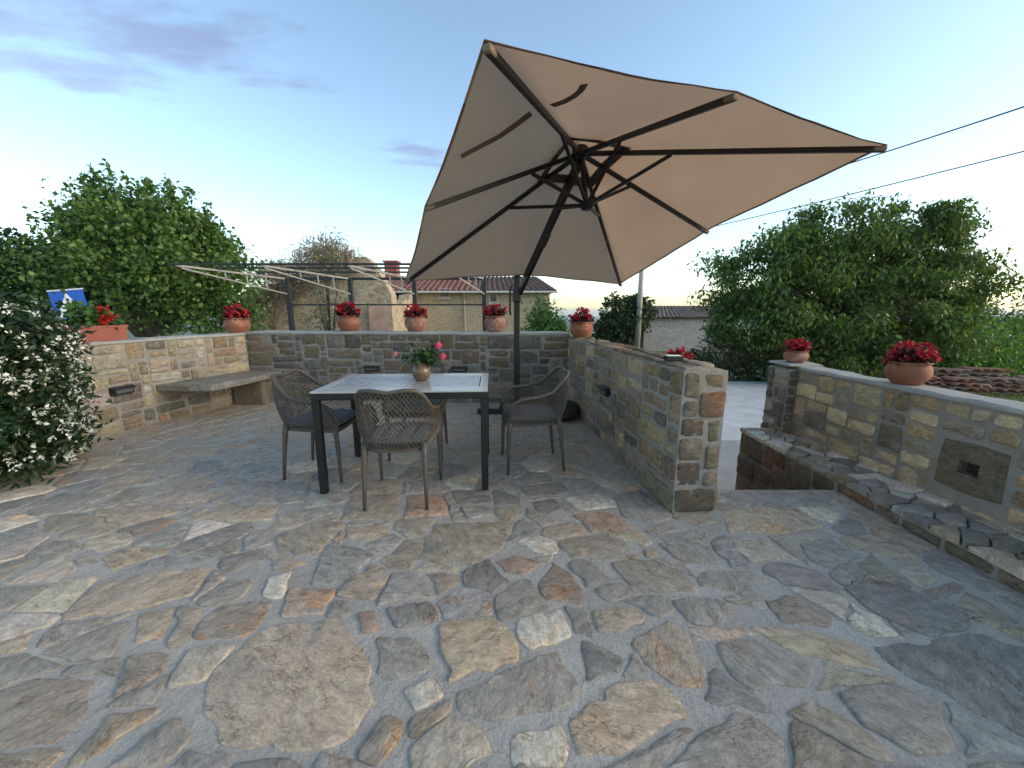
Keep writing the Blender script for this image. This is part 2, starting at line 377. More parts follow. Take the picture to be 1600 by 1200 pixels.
# ------------------------------------------------------------------ 2-D polygon tools
def area(p): return .5*sum(p[i][0]*p[(i+1) % len(p)][1]-p[(i+1) % len(p)][0]*p[i][1] for i in range(len(p)))
def hull(p):
    p = sorted(set((round(x, 5), round(y, 5)) for x, y in p))
    def half(p):
        h = []
        for q in p:
            while len(h) > 1 and (h[-1][0]-h[-2][0])*(q[1]-h[-2][1])-(h[-1][1]-h[-2][1])*(q[0]-h[-2][0]) <= 0: h.pop()
            h.append(q)
        return h
    a, b = half(p), half(p[::-1]); return a[:-1]+b[:-1]
def clip(p, n, d):
    """keep n.x <= d"""
    o = []
    for i in range(len(p)):
        a, b = p[i], p[(i+1) % len(p)]; fa, fb = n[0]*a[0]+n[1]*a[1]-d, n[0]*b[0]+n[1]*b[1]-d
        if fa <= 0: o.append(a)
        if fa*fb < 0:
            t = fa/(fa-fb); o.append((a[0]+(b[0]-a[0])*t, a[1]+(b[1]-a[1])*t))
    return o
def inset(p, k):
    q = p
    for i in range(len(p)):
        a, b = p[i], p[(i+1) % len(p)]; ex, ey = b[0]-a[0], b[1]-a[1]; l = math.hypot(ex, ey)
        if l < 1e-6: continue
        nx, ny = ey/l, -ex/l
        q = clip(q, (nx, ny), nx*a[0]+ny*a[1]-k)
        if len(q) < 3: return []
    return q
def clip_off(p, site, other, gap):
    """cut p back from convex polygon other along other's edge facing the site"""
    best = None
    for i in range(len(other)):
        a, b = other[i], other[(i+1) % len(other)]; ex, ey = b[0]-a[0], b[1]-a[1]; l = math.hypot(ex, ey)
        if l < 1e-6: continue
        nx, ny = ey/l, -ex/l; s = nx*site[0]+ny*site[1]-(nx*a[0]+ny*a[1])
        if best is None or s > best[0]: best = (s, nx, ny, nx*a[0]+ny*a[1])
    s, nx, ny, d = best
    return clip(p, (-nx, -ny), -(d+gap))
def roughen(p, rnd, step=.06, amp=.008, rounds=1, cut=.22):
    q = []
    for i in range(len(p)):
        a, b = p[i], p[(i+1) % len(p)]; l = math.hypot(b[0]-a[0], b[1]-a[1]); k = max(1, int(l/step))
        for j in range(k):
            t = j/k; e = 0 if j == 0 else amp
            q.append((a[0]+(b[0]-a[0])*t+rnd.gauss(0, e), a[1]+(b[1]-a[1])*t+rnd.gauss(0, e)))
    for _ in range(rounds):
        r = []
        for i in range(len(q)):
            a, b = q[i], q[(i+1) % len(q)]
            r += [(a[0]*(1-cut)+b[0]*cut, a[1]*(1-cut)+b[1]*cut), (a[0]*cut+b[0]*(1-cut), a[1]*cut+b[1]*(1-cut))]
        q = r
    return q
def slab_geo(poly, o, U, Vv, Nn, bottom, top, bev, rnd=None, dome=0.0, tilt=(0, 0)):
    """prism with a worn upper edge: poly (u,v) -> verts, faces"""
    n = len(poly); cx = sum(p[0] for p in poly)/n; cy = sum(p[1] for p in poly)/n
    rad = max(.03, min(math.hypot(p[0]-cx, p[1]-cy) for p in poly)); k = max(.3, 1-bev/rad)
    def P(u, v, h): return o+U*u+Vv*v+Nn*(h+tilt[0]*(u-cx)+tilt[1]*(v-cy))
    v = []
    for (s, h) in ((1, bottom), (1, top-bev*.8), (1-(1-k)*.4, top-bev*.2), (k, top)):
        for p in poly:
            v.append(P(cx+(p[0]-cx)*s, cy+(p[1]-cy)*s, h+(rnd.gauss(0, bev*.18) if rnd and h > bottom else 0)))
    f = [(l*n+i, l*n+(i+1) % n, l*n+n+(i+1) % n, l*n+n+i) for l in range(3) for i in range(n)]
    v.append(P(cx, cy, top+dome)); c = len(v)-1
    f += [(3*n+i, 3*n+(i+1) % n, c) for i in range(n)]
    return v, f

# ------------------------------------------------------------------ stone palettes (linear base colours)
GREY = (.185, .172, .148); DGREY = (.125, .118, .105); BLUE = (.175, .175, .168); TAN = (.27, .215, .145); BROWN = (.185, .148, .105)
OLIVE = (.195, .165, .112); PALE = (.42, .39, .325); CREAM = (.42, .355, .25); RUST = (.23, .14, .09); BEIGE = (.30, .262, .20); YEL = (.31, .245, .145)
def pick(rnd, pal):
    c = rnd.choices([p[0] for p in pal], [p[1] for p in pal])[0]; k = rnd.uniform(.82, 1.2)
    return tuple(max(.02, q*k*rnd.uniform(.95, 1.05)) for q in c)
PAL_FLOOR = [(GREY, 5), (BLUE, 3), (BROWN, 2), (TAN, 2), (BEIGE, 3), (OLIVE, 1.4), (DGREY, .8), (PALE, .5)]
PAL_BACK = [(GREY, 4), (BROWN, 4), (DGREY, 2), (OLIVE, 2), (BEIGE, 1), (TAN, .6)]  # dark stones: the back wall's shade is put into its colours
PAL_LEFT = [(CREAM, 5), (BEIGE, 3), (TAN, 3), (PALE, 2), (GREY, 1.4)]  # yellower stone, made paler to paint in sunset light on this face
PAL_RIGHT = [(GREY, 4), (BROWN, 2.4), (DGREY, 2), (BEIGE, 2.4), (OLIVE, 1.6), (TAN, .8)]
BR = lambda c, k: tuple(q*k for q in c)
PAL_TALL = [(tuple(q*k for q, k in zip(c_, (2.05, 1.86, 1.6))), w_) for c_, w_ in [(BEIGE, 5), (TAN, 3), (GREY, 2), (CREAM, 1.4), (DGREY, .8), (BROWN, 1)]]
PAL_RIGHT = [(tuple(q*k for q, k in zip(c_, (1.75, 1.56, 1.32))), w_) for c_, w_ in PAL_RIGHT]
PAL_END = [(BROWN, 4), (OLIVE, 3), (TAN, 1), (RUST, .7)]  # dark browns put the shade of the end faces into the stones
PAL_LOW = [(BROWN, 4), (TAN, 2), (OLIVE, 2), (RUST, 1.2)]

def stone_face(parent, o, U, Vv, Nn, width, height, seed, pal, cell=.05, proud=.008, hs=((1, 1), (2, 5), (3, 3.4), (4, .7)), ws=(2, 8), skip=(), name='stone', fixed=()):
    """random-coursed rubble: rectangles packed on a grid, each one a rounded, uneven stone"""
    rnd = random.Random(seed); W, Hh = max(1, round(width/cell)), max(1, round(height/cell)); cu, cv = width/W, height/Hh
    occ = [[False]*W for _ in range(Hh)]; rects = []
    for (u0, v0, u1, v1, c) in fixed:
        a, b, e, g = int(u0/cu), int(v0/cv), min(W, int(math.ceil(u1/cu))), min(Hh, int(math.ceil(v1/cv)))
        for j in range(b, g):
            for i in range(a, e): occ[j][i] = True
        rects.append((a*cu, b*cv, e*cu, g*cv, c))
    for j in range(Hh):
        for i in range(W):
            if occ[j][i]: continue
            run = 0
            while i+run < W and not occ[j][i+run]: run += 1
            h = min(rnd.choices([q[0] for q in hs], [q[1] for q in hs])[0], Hh-j)
            if Hh-j-h == 1: h = Hh-j if h < 4 else h-1
            ww = rnd.randint(max(ws[0], h-1), ws[1]); ww = min(ww, run)
            if run-ww == 1: ww = run if ww < ws[1]+1 else ww-1
            k = 1
            while k < h and all(not occ[j+k][i+q] for q in range(ww)): k += 1
            h = k
            for a in range(h):
                for b in range(ww): occ[j+a][i+b] = True
            rects.append((i*cu, j*cv, (i+ww)*cu, (j+h)*cv, None))
    for (u0, v0, u1, v1, c) in rects:
        if any(a < (u0+u1)/2 < e and b < (v0+v1)/2 < g for a, b, e, g in skip): continue
        g = rnd.uniform(.005, .011); w_, h_ = u1-u0-2*g, v1-v0-2*g
        if w_ < .02 or h_ < .015: continue
        j = min(.012, .14*min(w_, h_))
        p = [(u0+g+rnd.uniform(-.2, 1)*j, v0+g+rnd.uniform(-.2, 1)*j), (u1-g-rnd.uniform(-.2, 1)*j, v0+g+rnd.uniform(-.2, 1)*j),
             (u1-g-rnd.uniform(-.2, 1)*j, v1-g-rnd.uniform(-.2, 1)*j), (u0+g+rnd.uniform(-.2, 1)*j, v1-g-rnd.uniform(-.2, 1)*j)]
        p = roughen(p, rnd, .05, .0055, 1, .17)
        pr = proud*rnd.uniform(.3, 2.2)
        v, f = slab_geo(p, o, U, Vv, Nn, -.05, pr, min(.010, .2*min(w_, h_)), rnd, rnd.uniform(0, .008), (rnd.uniform(-.04, .04), rnd.uniform(-.05, .05)))
        auto_smooth(link_mesh(name, v, f, M_stone, parent, c or pick(rnd, pal)), 50)
def prism(plan, z0, z1, name, mat, parent=None, color=None):
    n = len(plan); v = [(x, y, z0) for x, y in plan]+[(x, y, z1) for x, y in plan]
    f = [tuple(range(n-1, -1, -1)), tuple(range(n, 2*n))]+[(i, (i+1) % n, n+(i+1) % n, n+i) for i in range(n)]
    return link_mesh(name, v, f, mat, parent, color)
Z = Vector((0, 0, 1))
def face_frame(a, b):
    a, b = Vector((a[0], a[1], 0)), Vector((b[0], b[1], 0)); U = (b-a).normalized()
    return U, U.cross(Z), (b-a).length
def worn_strip(parent, name, plan_in, z0, z1, mat, rnd, step=.12, amp=.006):
    """a hand-floated coping: quad plan (a,b,c,d) a-b front, d-c back, with an uneven edge"""
    a, b, c, d = [Vector((q[0], q[1], 0)) for q in plan_in]; n = max(2, int((b-a).length/step)); v = []; f = []
    for i in range(n+1):
        t = i/n; p, q = a.lerp(b, t), d.lerp(c, t); e = (p-q).normalized()
        p = p+e*rnd.gauss(0, amp); q = q-e*rnd.gauss(0, amp); zz = z1+rnd.gauss(0, amp*.5)
        v += [(p.x, p.y, z0), (p.x, p.y, zz-.012), tuple((p-e*.014)[:2])+(zz,), tuple((q+e*.014)[:2])+(zz+rnd.gauss(0, amp*.4),), (q.x, q.y, zz-.012), (q.x, q.y, z0)]
    for i in range(n):
        for k in range(5): f.append((i*6+k, (i+1)*6+k, (i+1)*6+k+1, i*6+k+1))
    f += [tuple(range(5, -1, -1)), tuple(n*6+k for k in range(6))]
    return auto_smooth(link_mesh(name, v, f, mat, parent), 30)

# ================================================================== THE SETTING
rnd = random.Random(5)
# land: one sheet falling gently away to the far plain
def land_z(x, y):
    r = math.hypot(x, y); z = -.86-.0*r
    if r > 24: z -= (r-24)*.06 if r < 250 else 13.6+(r-250)*.012
    return z
rr_ = [0, 4, 8, 14, 20, 26, 34, 46, 64, 90, 130, 190, 280, 420, 700, 1200, 2200, 4000]; na = 72; v = [(0, 0, -1.0)]; f = []
for i, r in enumerate(rr_[1:]):
    for k in range(na):
        a = 2*math.pi*k/na; x, y = r*math.cos(a), r*math.sin(a); v.append((x, y, land_z(x, y)+(noise.noise((x*.05, y*.05, 0))*.02*r if r > 34 else 0)))
for k in range(na): f.append((0, 1+k, 1+(k+1) % na))
for i in range(len(rr_)-2):
    for k in range(na): f.append((1+i*na+k, 1+(i+1)*na+k, 1+(i+1)*na+(k+1) % na, 1+i*na+(k+1) % na))
setp(link_mesh('ground', v, f, M_field, smooth=True, centre=False), kind='structure')
# far wooded ridges
for nm, D, hh, sd_ in (('distant_hill', 900, 20, 1), ('distant_hill', 2300, 16, 2)):
    v = []; f = []; n = 90
    for i in range(n+1):
        a = R(-70+140*i/n); x, y = D*math.sin(a), D*math.cos(a)
        h = hh*(.55+.5*noise.noise((i*.11, sd_*7.1, 0))+.12*noise.noise((i*.6, sd_, 3))); zb = land_z(x, y)-3
        v += [(x*.9, y*.9, zb), (x, y, zb+3+max(2, h)), (x*1.15, y*1.15, zb)]
    for i in range(n):
        for k in range(2): f.append((i*3+k, (i+1)*3+k, (i+1)*3+k+1, i*3+k+1))
    setp(link_mesh(nm, v, f, M_ivy, smooth=True), kind='structure')
# street and the concrete apron at the foot of the steps
prism([(-16, 6.1), (34, 6.1), (34, 11.6), (-16, 11.6)], -.9, -.80, 'street', M_asphalt)['kind'] = 'structure'
prism([(1.0, 3.9), (5.6, 3.9), (5.6, 6.098), (1.0, 6.098)], -.9, -.794, 'apron', M_apron)['kind'] = 'structure'
# grass bank beyond the tall wall
v = []; f = []; nx, ny = 40, 24
for j in range(ny+1):
    for i in range(nx+1):
        x, y = 6.4+i*.34, 3.2+j*.3; e = min(1, (x-6.4)/1.6, (y-3.2)/1.0, (10.4-y)/1.2); e = max(0, e); e = e*e*(3-2*e)
        v.append((x, y, -.9+e*(.48+.05*noise.noise((x*.9, y*.9, 1)))))
for j in range(ny):
    for i in range(nx): f.append((j*(nx+1)+i, j*(nx+1)+i+1, (j+1)*(nx+1)+i+1, (j+1)*(nx+1)+i))
setp(link_mesh('grass_bank', v, f, M_field, smooth=True), kind='structure')

# ---------------- terrace floor: mortar bed, then flagstones
fl = prism([(-6.2, -2.295), (2.40, -2.295), (2.40, 2.66), (1.20, 2.66), (1.20, 5.52), (-6.2, 5.9)], -.95, 0, 'terrace_floor', M_floor); fl['kind'] = 'structure'
steps = bpy.data.objects.new('steps', None); col.objects.link(steps); steps.location = (1.9, 2.7, -.9); steps['kind'] = 'structure'
for i in range(4):
    z1 = -.16*(i+1); prism([(1.34, 2.662+i*.3), (2.398, 2.662+i*.3), (2.398, 2.958+i*.3), (1.34, 2.958+i*.3)], -.93, z1, 'step', M_apron, steps)
LP = lambda pts: [(x/2, 620+y/2) for x, y in pts]
RP = lambda pts: [(800+x/2, 620+y/2) for x, y in pts]
STN = [
 (LP([(650,900),(780,760),(860,720),(1060,700),(1130,790),(1160,950),(1090,1060),(980,1100),(840,1090),(690,1080),(640,990)]), (.31,.25,.18)),
 (LP([(860,440),(990,390),(1080,395),(1000,485),(920,495),(870,475)]), OLIVE), (LP([(1020,460),(1190,485),(1080,580),(970,590)]), BLUE),
 (LP([(1080,410),(1200,405),(1215,430),(1160,455),(1080,445)]), TAN), (LP([(1360,400),(1600,395),(1560,480),(1470,525),(1310,510)]), OLIVE),
 (LP([(1330,555),(1440,560),(1440,580),(1370,625)]), BROWN), (LP([(1370,720),(1540,695),(1610,760),(1618,830),(1400,890)]), YEL),
 ([(712,1085),(800,1045),(870,1020),(905,1080),(890,1100),(760,1125),(720,1115)], GREY), (LP([(1260,920),(1350,880),(1385,940),(1300,985)]), PALE),
 (LP([(1180,750),(1310,770),(1340,850),(1250,890),(1180,870)]), GREY), (LP([(1110,680),(1175,670),(1190,730),(1130,745)]), RUST),
 (LP([(1210,660),(1340,640),(1370,700),(1240,725)]), DGREY), (LP([(910,600),(1050,600),(1010,680),(880,690)]), (.25,.19,.14)),
 (LP([(840,565),(950,535),(930,590),(880,630),(820,620)]), PALE), (LP([(690,505),(820,475),(835,515),(710,550),(680,530)]), DGREY),
 (LP([(630,700),(690,655),(850,645),(780,745),(600,750)]), BROWN), (LP([(440,680),(550,660),(520,750),(420,775)]), TAN),
 (LP([(590,790),(740,775),(640,890),(520,915)]), BEIGE), (LP([(400,810),(530,810),(500,870),(350,950),(375,880)]), BROWN),
 (LP([(200,700),(290,600),(480,550),(660,540),(600,620),(450,660),(330,680)]), TAN), (LP([(-60,940),(130,880),(300,890),(270,990),(170,1085),(-60,1095)]), BROWN),
 (LP([(200,1160),(340,990),(510,975),(400,1040),(320,1110),(220,1160)]), OLIVE), (LP([(330,1170),(560,1000),(600,1070),(520,1150)]), GREY),
 (LP([(1110,1130),(1200,1000),(1255,1010),(1260,1050),(1180,1160)]), BROWN), (LP([(1280,1100),(1420,990),(1510,1050),(1540,1120),(1440,1180),(1290,1180)]), BEIGE),
 (LP([(720,1150),(900,1130),(950,1160),(940,1220),(700,1220)]), DGREY), (LP([(130,800),(330,720),(410,700),(390,740),(350,810),(220,830)]), GREY),
 (LP([(370,545),(520,495),(650,510),(560,540),(420,560)]), BLUE), (LP([(610,650),(700,580),(800,575),(760,625),(650,660)]), GREY),
 (LP([(660,330),(780,270),(970,270),(940,330),(800,340)]), BLUE), (LP([(650,380),(760,345),(870,345),(850,385),(720,392)]), TAN),
 (LP([(890,365),(1045,340),(1040,365),(960,390)]), BLUE), (LP([(1100,310),(1250,305),(1230,385),(1070,385)]), OLIVE),
 (LP([(1280,310),(1380,305),(1400,370),(1265,380)]), (.28,.17,.10)), (LP([(1410,295),(1530,290),(1535,330),(1430,335)]), DGREY),
 (LP([(450,325),(560,295),(670,300),(640,330),(500,335)]), (.26,.2,.15)), (LP([(330,335),(400,285),(460,280),(420,325)]), BROWN),
 (LP([(290,360),(480,335),(560,360),(420,400),(370,405)]), TAN), (LP([(60,350),(200,300),(340,305),(250,355),(120,375)]), GREY),
 (LP([(80,500),(150,450),(230,450),(260,475),(140,515)]), GREY), (LP([(570,380),(620,350),(660,350),(600,378)]), PALE),
 (LP([(490,195),(560,160),(680,155),(670,185)]), TAN), (LP([(690,150),(740,135),(790,150),(730,165)]), TAN), (LP([(800,160),(870,148),(890,165),(850,180)]), TAN),
 (LP([(230,510),(290,495),(310,520),(250,530)]), TAN), (LP([(0,770),(110,740),(90,790),(0,810)]), TAN), (LP([(1440,345),(1530,345),(1545,370),(1460,380)]), GREY),
 (RP([(20,700),(150,665),(185,750),(60,795),(15,750)]), PALE), (RP([(220,760),(250,770),(350,820),(330,870),(235,895)]), DGREY),
 (RP([(250,670),(360,655),(420,680),(340,740),(270,735)]), TAN), (RP([(370,770),(490,700),(540,730),(610,860),(590,910),(510,905),(420,840)]), (.25,.2,.14)),
 (RP([(180,1010),(330,895),(400,890),(500,930),(555,1000),(460,1050),(330,1120),(210,1130)]), (.33,.26,.17)), (RP([(0,1060),(150,1020),(180,1100),(160,1160),(0,1160)]), PALE),
 (RP([(480,1170),(560,1080),(690,985),(760,1000),(850,1080),(850,1170)]), GREY), (RP([(860,990),(930,960),(1050,1010),(1120,1060),(1200,1140),(1140,1140),(1000,1060)]), OLIVE),
 (RP([(1020,930),(1200,900),(1330,960),(1380,1110),(1260,1120),(1100,1030)]), (.19,.17,.14)), (RP([(960,860),(1025,880),(995,898)]), (.55,.52,.45)),
 (RP([(1055,645),(1150,690),(1210,750),(1140,755),(1060,720)]), PALE), (RP([(1130,785),(1430,740),(1640,800),(1660,1100),(1400,960),(1230,870)]), DGREY),
 (RP([(740,720),(900,730),(1090,780),(1160,860),(1050,830),(860,790)]), YEL), (RP([(640,770),(760,760),(940,850),(930,900),(760,920),(680,860)]), GREY),
 (RP([(80,590),(130,515),(190,560),(220,600),(215,650),(110,635)]), (.17,.11,.065)), (RP([(310,520),(430,515),(540,560),(575,605),(460,615),(360,580)]), OLIVE),
 (RP([(590,550),(740,545),(775,580),(690,610),(590,595)]), GREY), (RP([(500,640),(620,630),(700,650),(640,710),(560,710)]), GREY),
 (RP([(790,640),(900,630),(1000,690),(990,720),(850,710)]), BROWN), (RP([(1040,600),(1120,570),(1300,630),(1420,690),(1420,740),(1240,770),(1150,690)]), DGREY),
 (RP([(1370,650),(1420,610),(1500,650),(1590,710),(1520,700)]), OLIVE), (RP([(660,365),(800,345),(900,365),(980,410),(820,430),(680,425)]), YEL),
 (RP([(890,345),(960,345),(1030,370),(1000,395),(930,375)]), PALE), (RP([(570,415),(620,405),(650,430),(610,445)]), PALE),
 (RP([(150,450),(270,435),(360,460),(340,490),(190,505)]), OLIVE), (RP([(190,370),(280,360),(350,380),(370,420),(250,425)]), (.24,.15,.09)),
 (RP([(15,455),(80,435),(130,450),(145,485),(80,495)]), PALE), ([(775,880),(810,868),(845,880),(820,900),(790,895)], RUST),
 (RP([(165,320),(240,305),(310,315),(325,345),(220,355)]), PALE), (RP([(60,330),(130,320),(155,350),(110,370),(75,355)]), DGREY),
 (RP([(330,310),(400,295),(470,340),(500,375),(440,400),(350,380)]), GREY), (RP([(380,400),(480,395),(520,420),(450,440)]), BROWN),
 (RP([(410,480),(440,470),(460,500),(420,505)]), BROWN), (RP([(900,460),(1000,450),(1090,500),(1000,540),(930,510)]), GREY),
 (RP([(460,460),(620,470),(660,520),(540,525)]), GREY), (RP([(680,440),(800,445),(890,510),(740,515)]), BEIGE),
 (RP([(1180,530),(1280,530),(1330,580),(1270,600)]), BEIGE), (RP([(260,600),(380,580),(420,620),(300,640)]), GREY),
 (RP([(30,285),(150,270),(180,300),(60,315)]), BROWN), (RP([(650,302),(820,294),(1000,302),(1010,320),(900,335),(700,330)]), GREY),
]
BOUND = [(-4.32, .5), (2.37, .5), (2.37, 2.64), (1.40, 2.64), (1.40, 5.3), (-4.32, 5.6)]
def inside(x, y):
    return -4.3 < x < 2.37 and .42 < y < 5.62 and not (x > 1.0-(y-2.3)*.087 and y > 2.31 and not (x > 1.36 and y < 2.64)) and y < 5.55-.07*(x+3.8)
polys = []
for pts, c in STN:
    p = hull([tuple(atz(x, y)[:2]) for x, y in pts])
    cx, cy = sum(q[0] for q in p)/len(p), sum(q[1] for q in p)/len(p)
    for q, _ in polys:
        p2 = clip_off(p, (cx, cy), q, .02)
        if len(p2) >= 3 and abs(area(p2)) < abs(area(p))-1e-6 and any(math.hypot(a[0]-cx, a[1]-cy) < 1.2 for a in q):
            # only clip when they really overlap
            t_ = p
            for i in range(len(q)):
                a, b = q[i], q[(i+1) % len(q)]; l = math.hypot(b[0]-a[0], b[1]-a[1]); nx_, ny_ = (b[1]-a[1])/max(l, 1e-6), -(b[0]-a[0])/max(l, 1e-6)
                t_ = clip(t_, (nx_, ny_), nx_*a[0]+ny_*a[1]+.015)
                if len(t_) < 3: break
            if len(t_) >= 3 and abs(area(t_)) > 1e-4: p = p2
        if len(p) < 3: break
    p = [(cx+(q[0]-cx)*1.03, cy+(q[1]-cy)*1.03) for q in p]
    if len(p) >= 3 and abs(area(p)) > .003: polys.append((p if area(p) > 0 else p[::-1], c))
traced = list(polys)
sites = []
rnd = random.Random(11)
def in_poly(x, y, p, k=.0): return all((b[1]-a[1])*(x-a[0])-(b[0]-a[0])*(y-a[1]) <= k*math.hypot(b[0]-a[0], b[1]-a[1]) for a, b in zip(p, p[1:]+p[:1]))
tries = 0
while tries < 22000:
    tries += 1; x, y = rnd.uniform(-4.3, 2.37), rnd.uniform(.42, 5.6)
    if not inside(x, y): continue
    if any(in_poly(x, y, p, .028) for p, _ in traced): continue
    dmin = rnd.choice((.30, .36, .44, .52)) if tries < 9000 else .21
    if all((x-a)**2+((y-b)*1.25)**2 > dmin*dmin for a, b in sites): sites.append((x, y))
for i, (x, y) in enumerate(sites):
    p = [(x-.6, y-.6), (x+.6, y-.6), (x+.6, y+.6), (x-.6, y+.6)]
    for j, (a, b) in enumerate(sites):
        if i == j or abs(a-x) > 1.3 or abs(b-y) > 1.3: continue
        nx_, ny_ = a-x, b-y; l = math.hypot(nx_, ny_); nx_, ny_ = nx_/l, ny_/l
        p = clip(p, (nx_, ny_), nx_*(x+a)/2+ny_*(y+b)/2-.009)
        if len(p) < 3: break
    for q, _ in traced:
        if len(p) < 3: break
        if min(math.hypot(a[0]-x, a[1]-y) for a in q) < 1.6: p = clip_off(p, (x, y), q, .014)
    if len(p) < 3: continue
    p = clip(p, (1, 0), 2.375); p = clip(p, (-1, 0), 4.3) if len(p) > 2 else p
    if len(p) > 2 and y > 2.5 and x < 1.3: p = clip(p, (1, .087), 1.03+.2)
    if len(p) > 2 and x > 1.36: p = clip(p, (0, 1), 2.64)
    if len(p) > 2 and x < 1.0: p = clip(p, (.07, 1), 5.62-.07*3.8)
    if len(p) < 3 or abs(area(p)) < .0035: continue
    polys.append((p if area(p) > 0 else p[::-1], None))
def px_area(p):
    cx, cy = sum(q[0] for q in p)/len(p), sum(q[1] for q in p)/len(p); d = max(.3, cy*CP+EYE*SP)
    return abs(area(p))/d**3
polys.sort(key=lambda q: -px_area(q[0]))
rnd = random.Random(21); rest = MB(); nst = 0
def soften(c):
    g = sum(c)/3; return tuple((g+(q-g)*.85)*w_*1.5+.125 for q, w_ in zip(c, (1.09, 1.0, .87)))
X3, Y3 = Vector((1, 0, 0)), Vector((0, 1, 0))
for p, c in polys:
    q = roughen(p, rnd, .045, .009, 1, .2); t_ = rnd.uniform(.004, .011)
    v, f = slab_geo(q, Vector((0, 0, 0)), X3, Y3, Z, -.02, t_, .007, rnd, rnd.uniform(-.001, .004), (rnd.uniform(-.006, .006), rnd.uniform(-.006, .006)))
    if nst < 298:
        auto_smooth(link_mesh('flagstone', v, f, M_flag, fl, soften(c or pick(rnd, PAL_FLOOR))), 50); nst += 1
    else: rest.add(v, f)
if rest.v: setp(rest.build('small_flagstones', M_flag, fl, soften((.205, .185, .15))), kind='stuff')

# ---------------- walls
def offset(a, b, t):
    U, Nn, L = face_frame(a, b); return (a[0]-Nn.x*t, a[1]-Nn.y*t), (b[0]-Nn.x*t, b[1]-Nn.y*t)
# back wall (faces the terrace)
BW0, BW1, HB = (-3.86, 5.62), (.785, 5.33), .985
c_, d_ = offset(BW0, BW1, .30)
wb = empty('stone_wall', (-1.5, 5.6, 0), 'grey brown rubble stone wall carrying a row of red flower pots behind the table', 'wall')
prism([BW0, BW1, d_, c_], -.95, HB, 'mortar_core', M_mortar, wb)
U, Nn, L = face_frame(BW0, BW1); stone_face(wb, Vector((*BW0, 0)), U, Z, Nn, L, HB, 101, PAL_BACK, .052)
fo, bo = offset(BW0, BW1, -.018); worn_strip(wb, 'coping', (fo, bo, (d_[0], d_[1]+.02), (c_[0], c_[1]+.02)), HB+.001, HB+.032, M_concrete, rnd)
# left wall, two runs meeting at a slight bend
LW = [(-4.34, 2.2), (-4.20, 4.4), (-3.86, 5.60)]; HL = .965
wl = empty('stone_wall', (-4.3, 4.2, 0), 'pale cream rubble stone wall behind the white flowering shrub and the bench', 'wall')
for i in range(2):
    a, b = LW[i], LW[i+1]; c2, d2 = offset(a, b, .30)
    prism([a, b, d2, c2], -.95, HL-.002*i, 'mortar_core', M_mortar, wl)
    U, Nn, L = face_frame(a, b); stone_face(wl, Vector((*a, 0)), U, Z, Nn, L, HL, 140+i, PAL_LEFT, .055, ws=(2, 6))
    f1, f2 = offset(a, b, -.016); worn_strip(wl, 'coping', (f1, f2, (d2[0]-.015, d2[1]), (c2[0]-.015, c2[1])), HL+.001+.002*i, HL+.03+.003*i, M_concrete, rnd)
# right wall beside the parasol, with its bare end
RW0, RW1, HR = (.785, 5.325), (1.05, 2.32), .955
c3, d3 = offset(RW0, RW1, .285)
wr = empty('stone_wall', (1.05, 3.8, 0), 'grey rubble stone wall with slab top ending beside the steps', 'wall')
prism([RW0, RW1, d3, c3][::-1], -.95, HR-.012, 'mortar_core', M_mortar, wr)
U, Nn, L = face_frame(RW0, RW1); stone_face(wr, Vector((*RW0, 0)), U, Z, Nn, L, HR-.015, 160, PAL_RIGHT, .052, .009)
U2, N2, L2 = face_frame(RW1, d3); stone_face(wr, Vector((*RW1, 0)), U2, Z, N2, L2, HR-.015, 171, PAL_END, .058, .008, hs=((2, 2), (3, 4)), ws=(2, 4))
U4, N4, L4 = face_frame(d3, c3); stone_face(wr, Vector((*d3, -.8)), U4, Z, N4, L4, HR+.78, 181, PAL_RIGHT, .075, .012, ws=(2, 6))
U, Nn, L = face_frame(RW0, RW1); stone_face(wr, Vector((*RW0, HR-.012)), U, -Nn, Z, L, .285, 191, PAL_END+[(BEIGE, 4), (GREY, 3)], .06, .012, hs=((2, 2), (3, 3), (5, 2)), ws=(3, 7), name='top_slab')
# low wall with split slabs on top (flanks the steps) and the tall wall behind it
TX, LX = 2.80, 2.40
lw = empty('low_wall', (2.6, 2.2, 0), 'knee low brown stone wall topped with loose split slabs beside the steps', 'wall')
prism([(LX, .3), (TX, .3), (TX, 3.86), (LX, 3.86)], -.95, .075, 'mortar_core', M_mortar, lw)
stone_face(lw, Vector((LX, 3.86, -.75)), Vector((0, -1, 0)), Z, Vector((-1, 0, 0)), 1.20, .815, 201, PAL_LOW, .075, .012, hs=((2, 3), (3, 2)), ws=(3, 5))
stone_face(lw, Vector((LX, 2.655, -.01)), Vector((0, -1, 0)), Z, Vector((-1, 0, 0)), 2.3, .08, 202, PAL_LOW, .08, .012, hs=((1, 1),), ws=(2, 4))
stone_face(lw, Vector((TX, 3.86, -.75)), Vector((-1, 0, 0)), Z, Vector((0, 1, 0)), .4, .815, 203, PAL_LOW, .075, .012)
rl = random.Random(8); sit = []
for _ in range(900):
    x, y = rl.uniform(LX, TX), rl.uniform(.35, 3.84); dm = rl.choice((.075, .10, .15))
    if all(((x-a)*1.1)**2+((y-b)*.75)**2 > dm*dm for a, b in sit): sit.append((x, y))
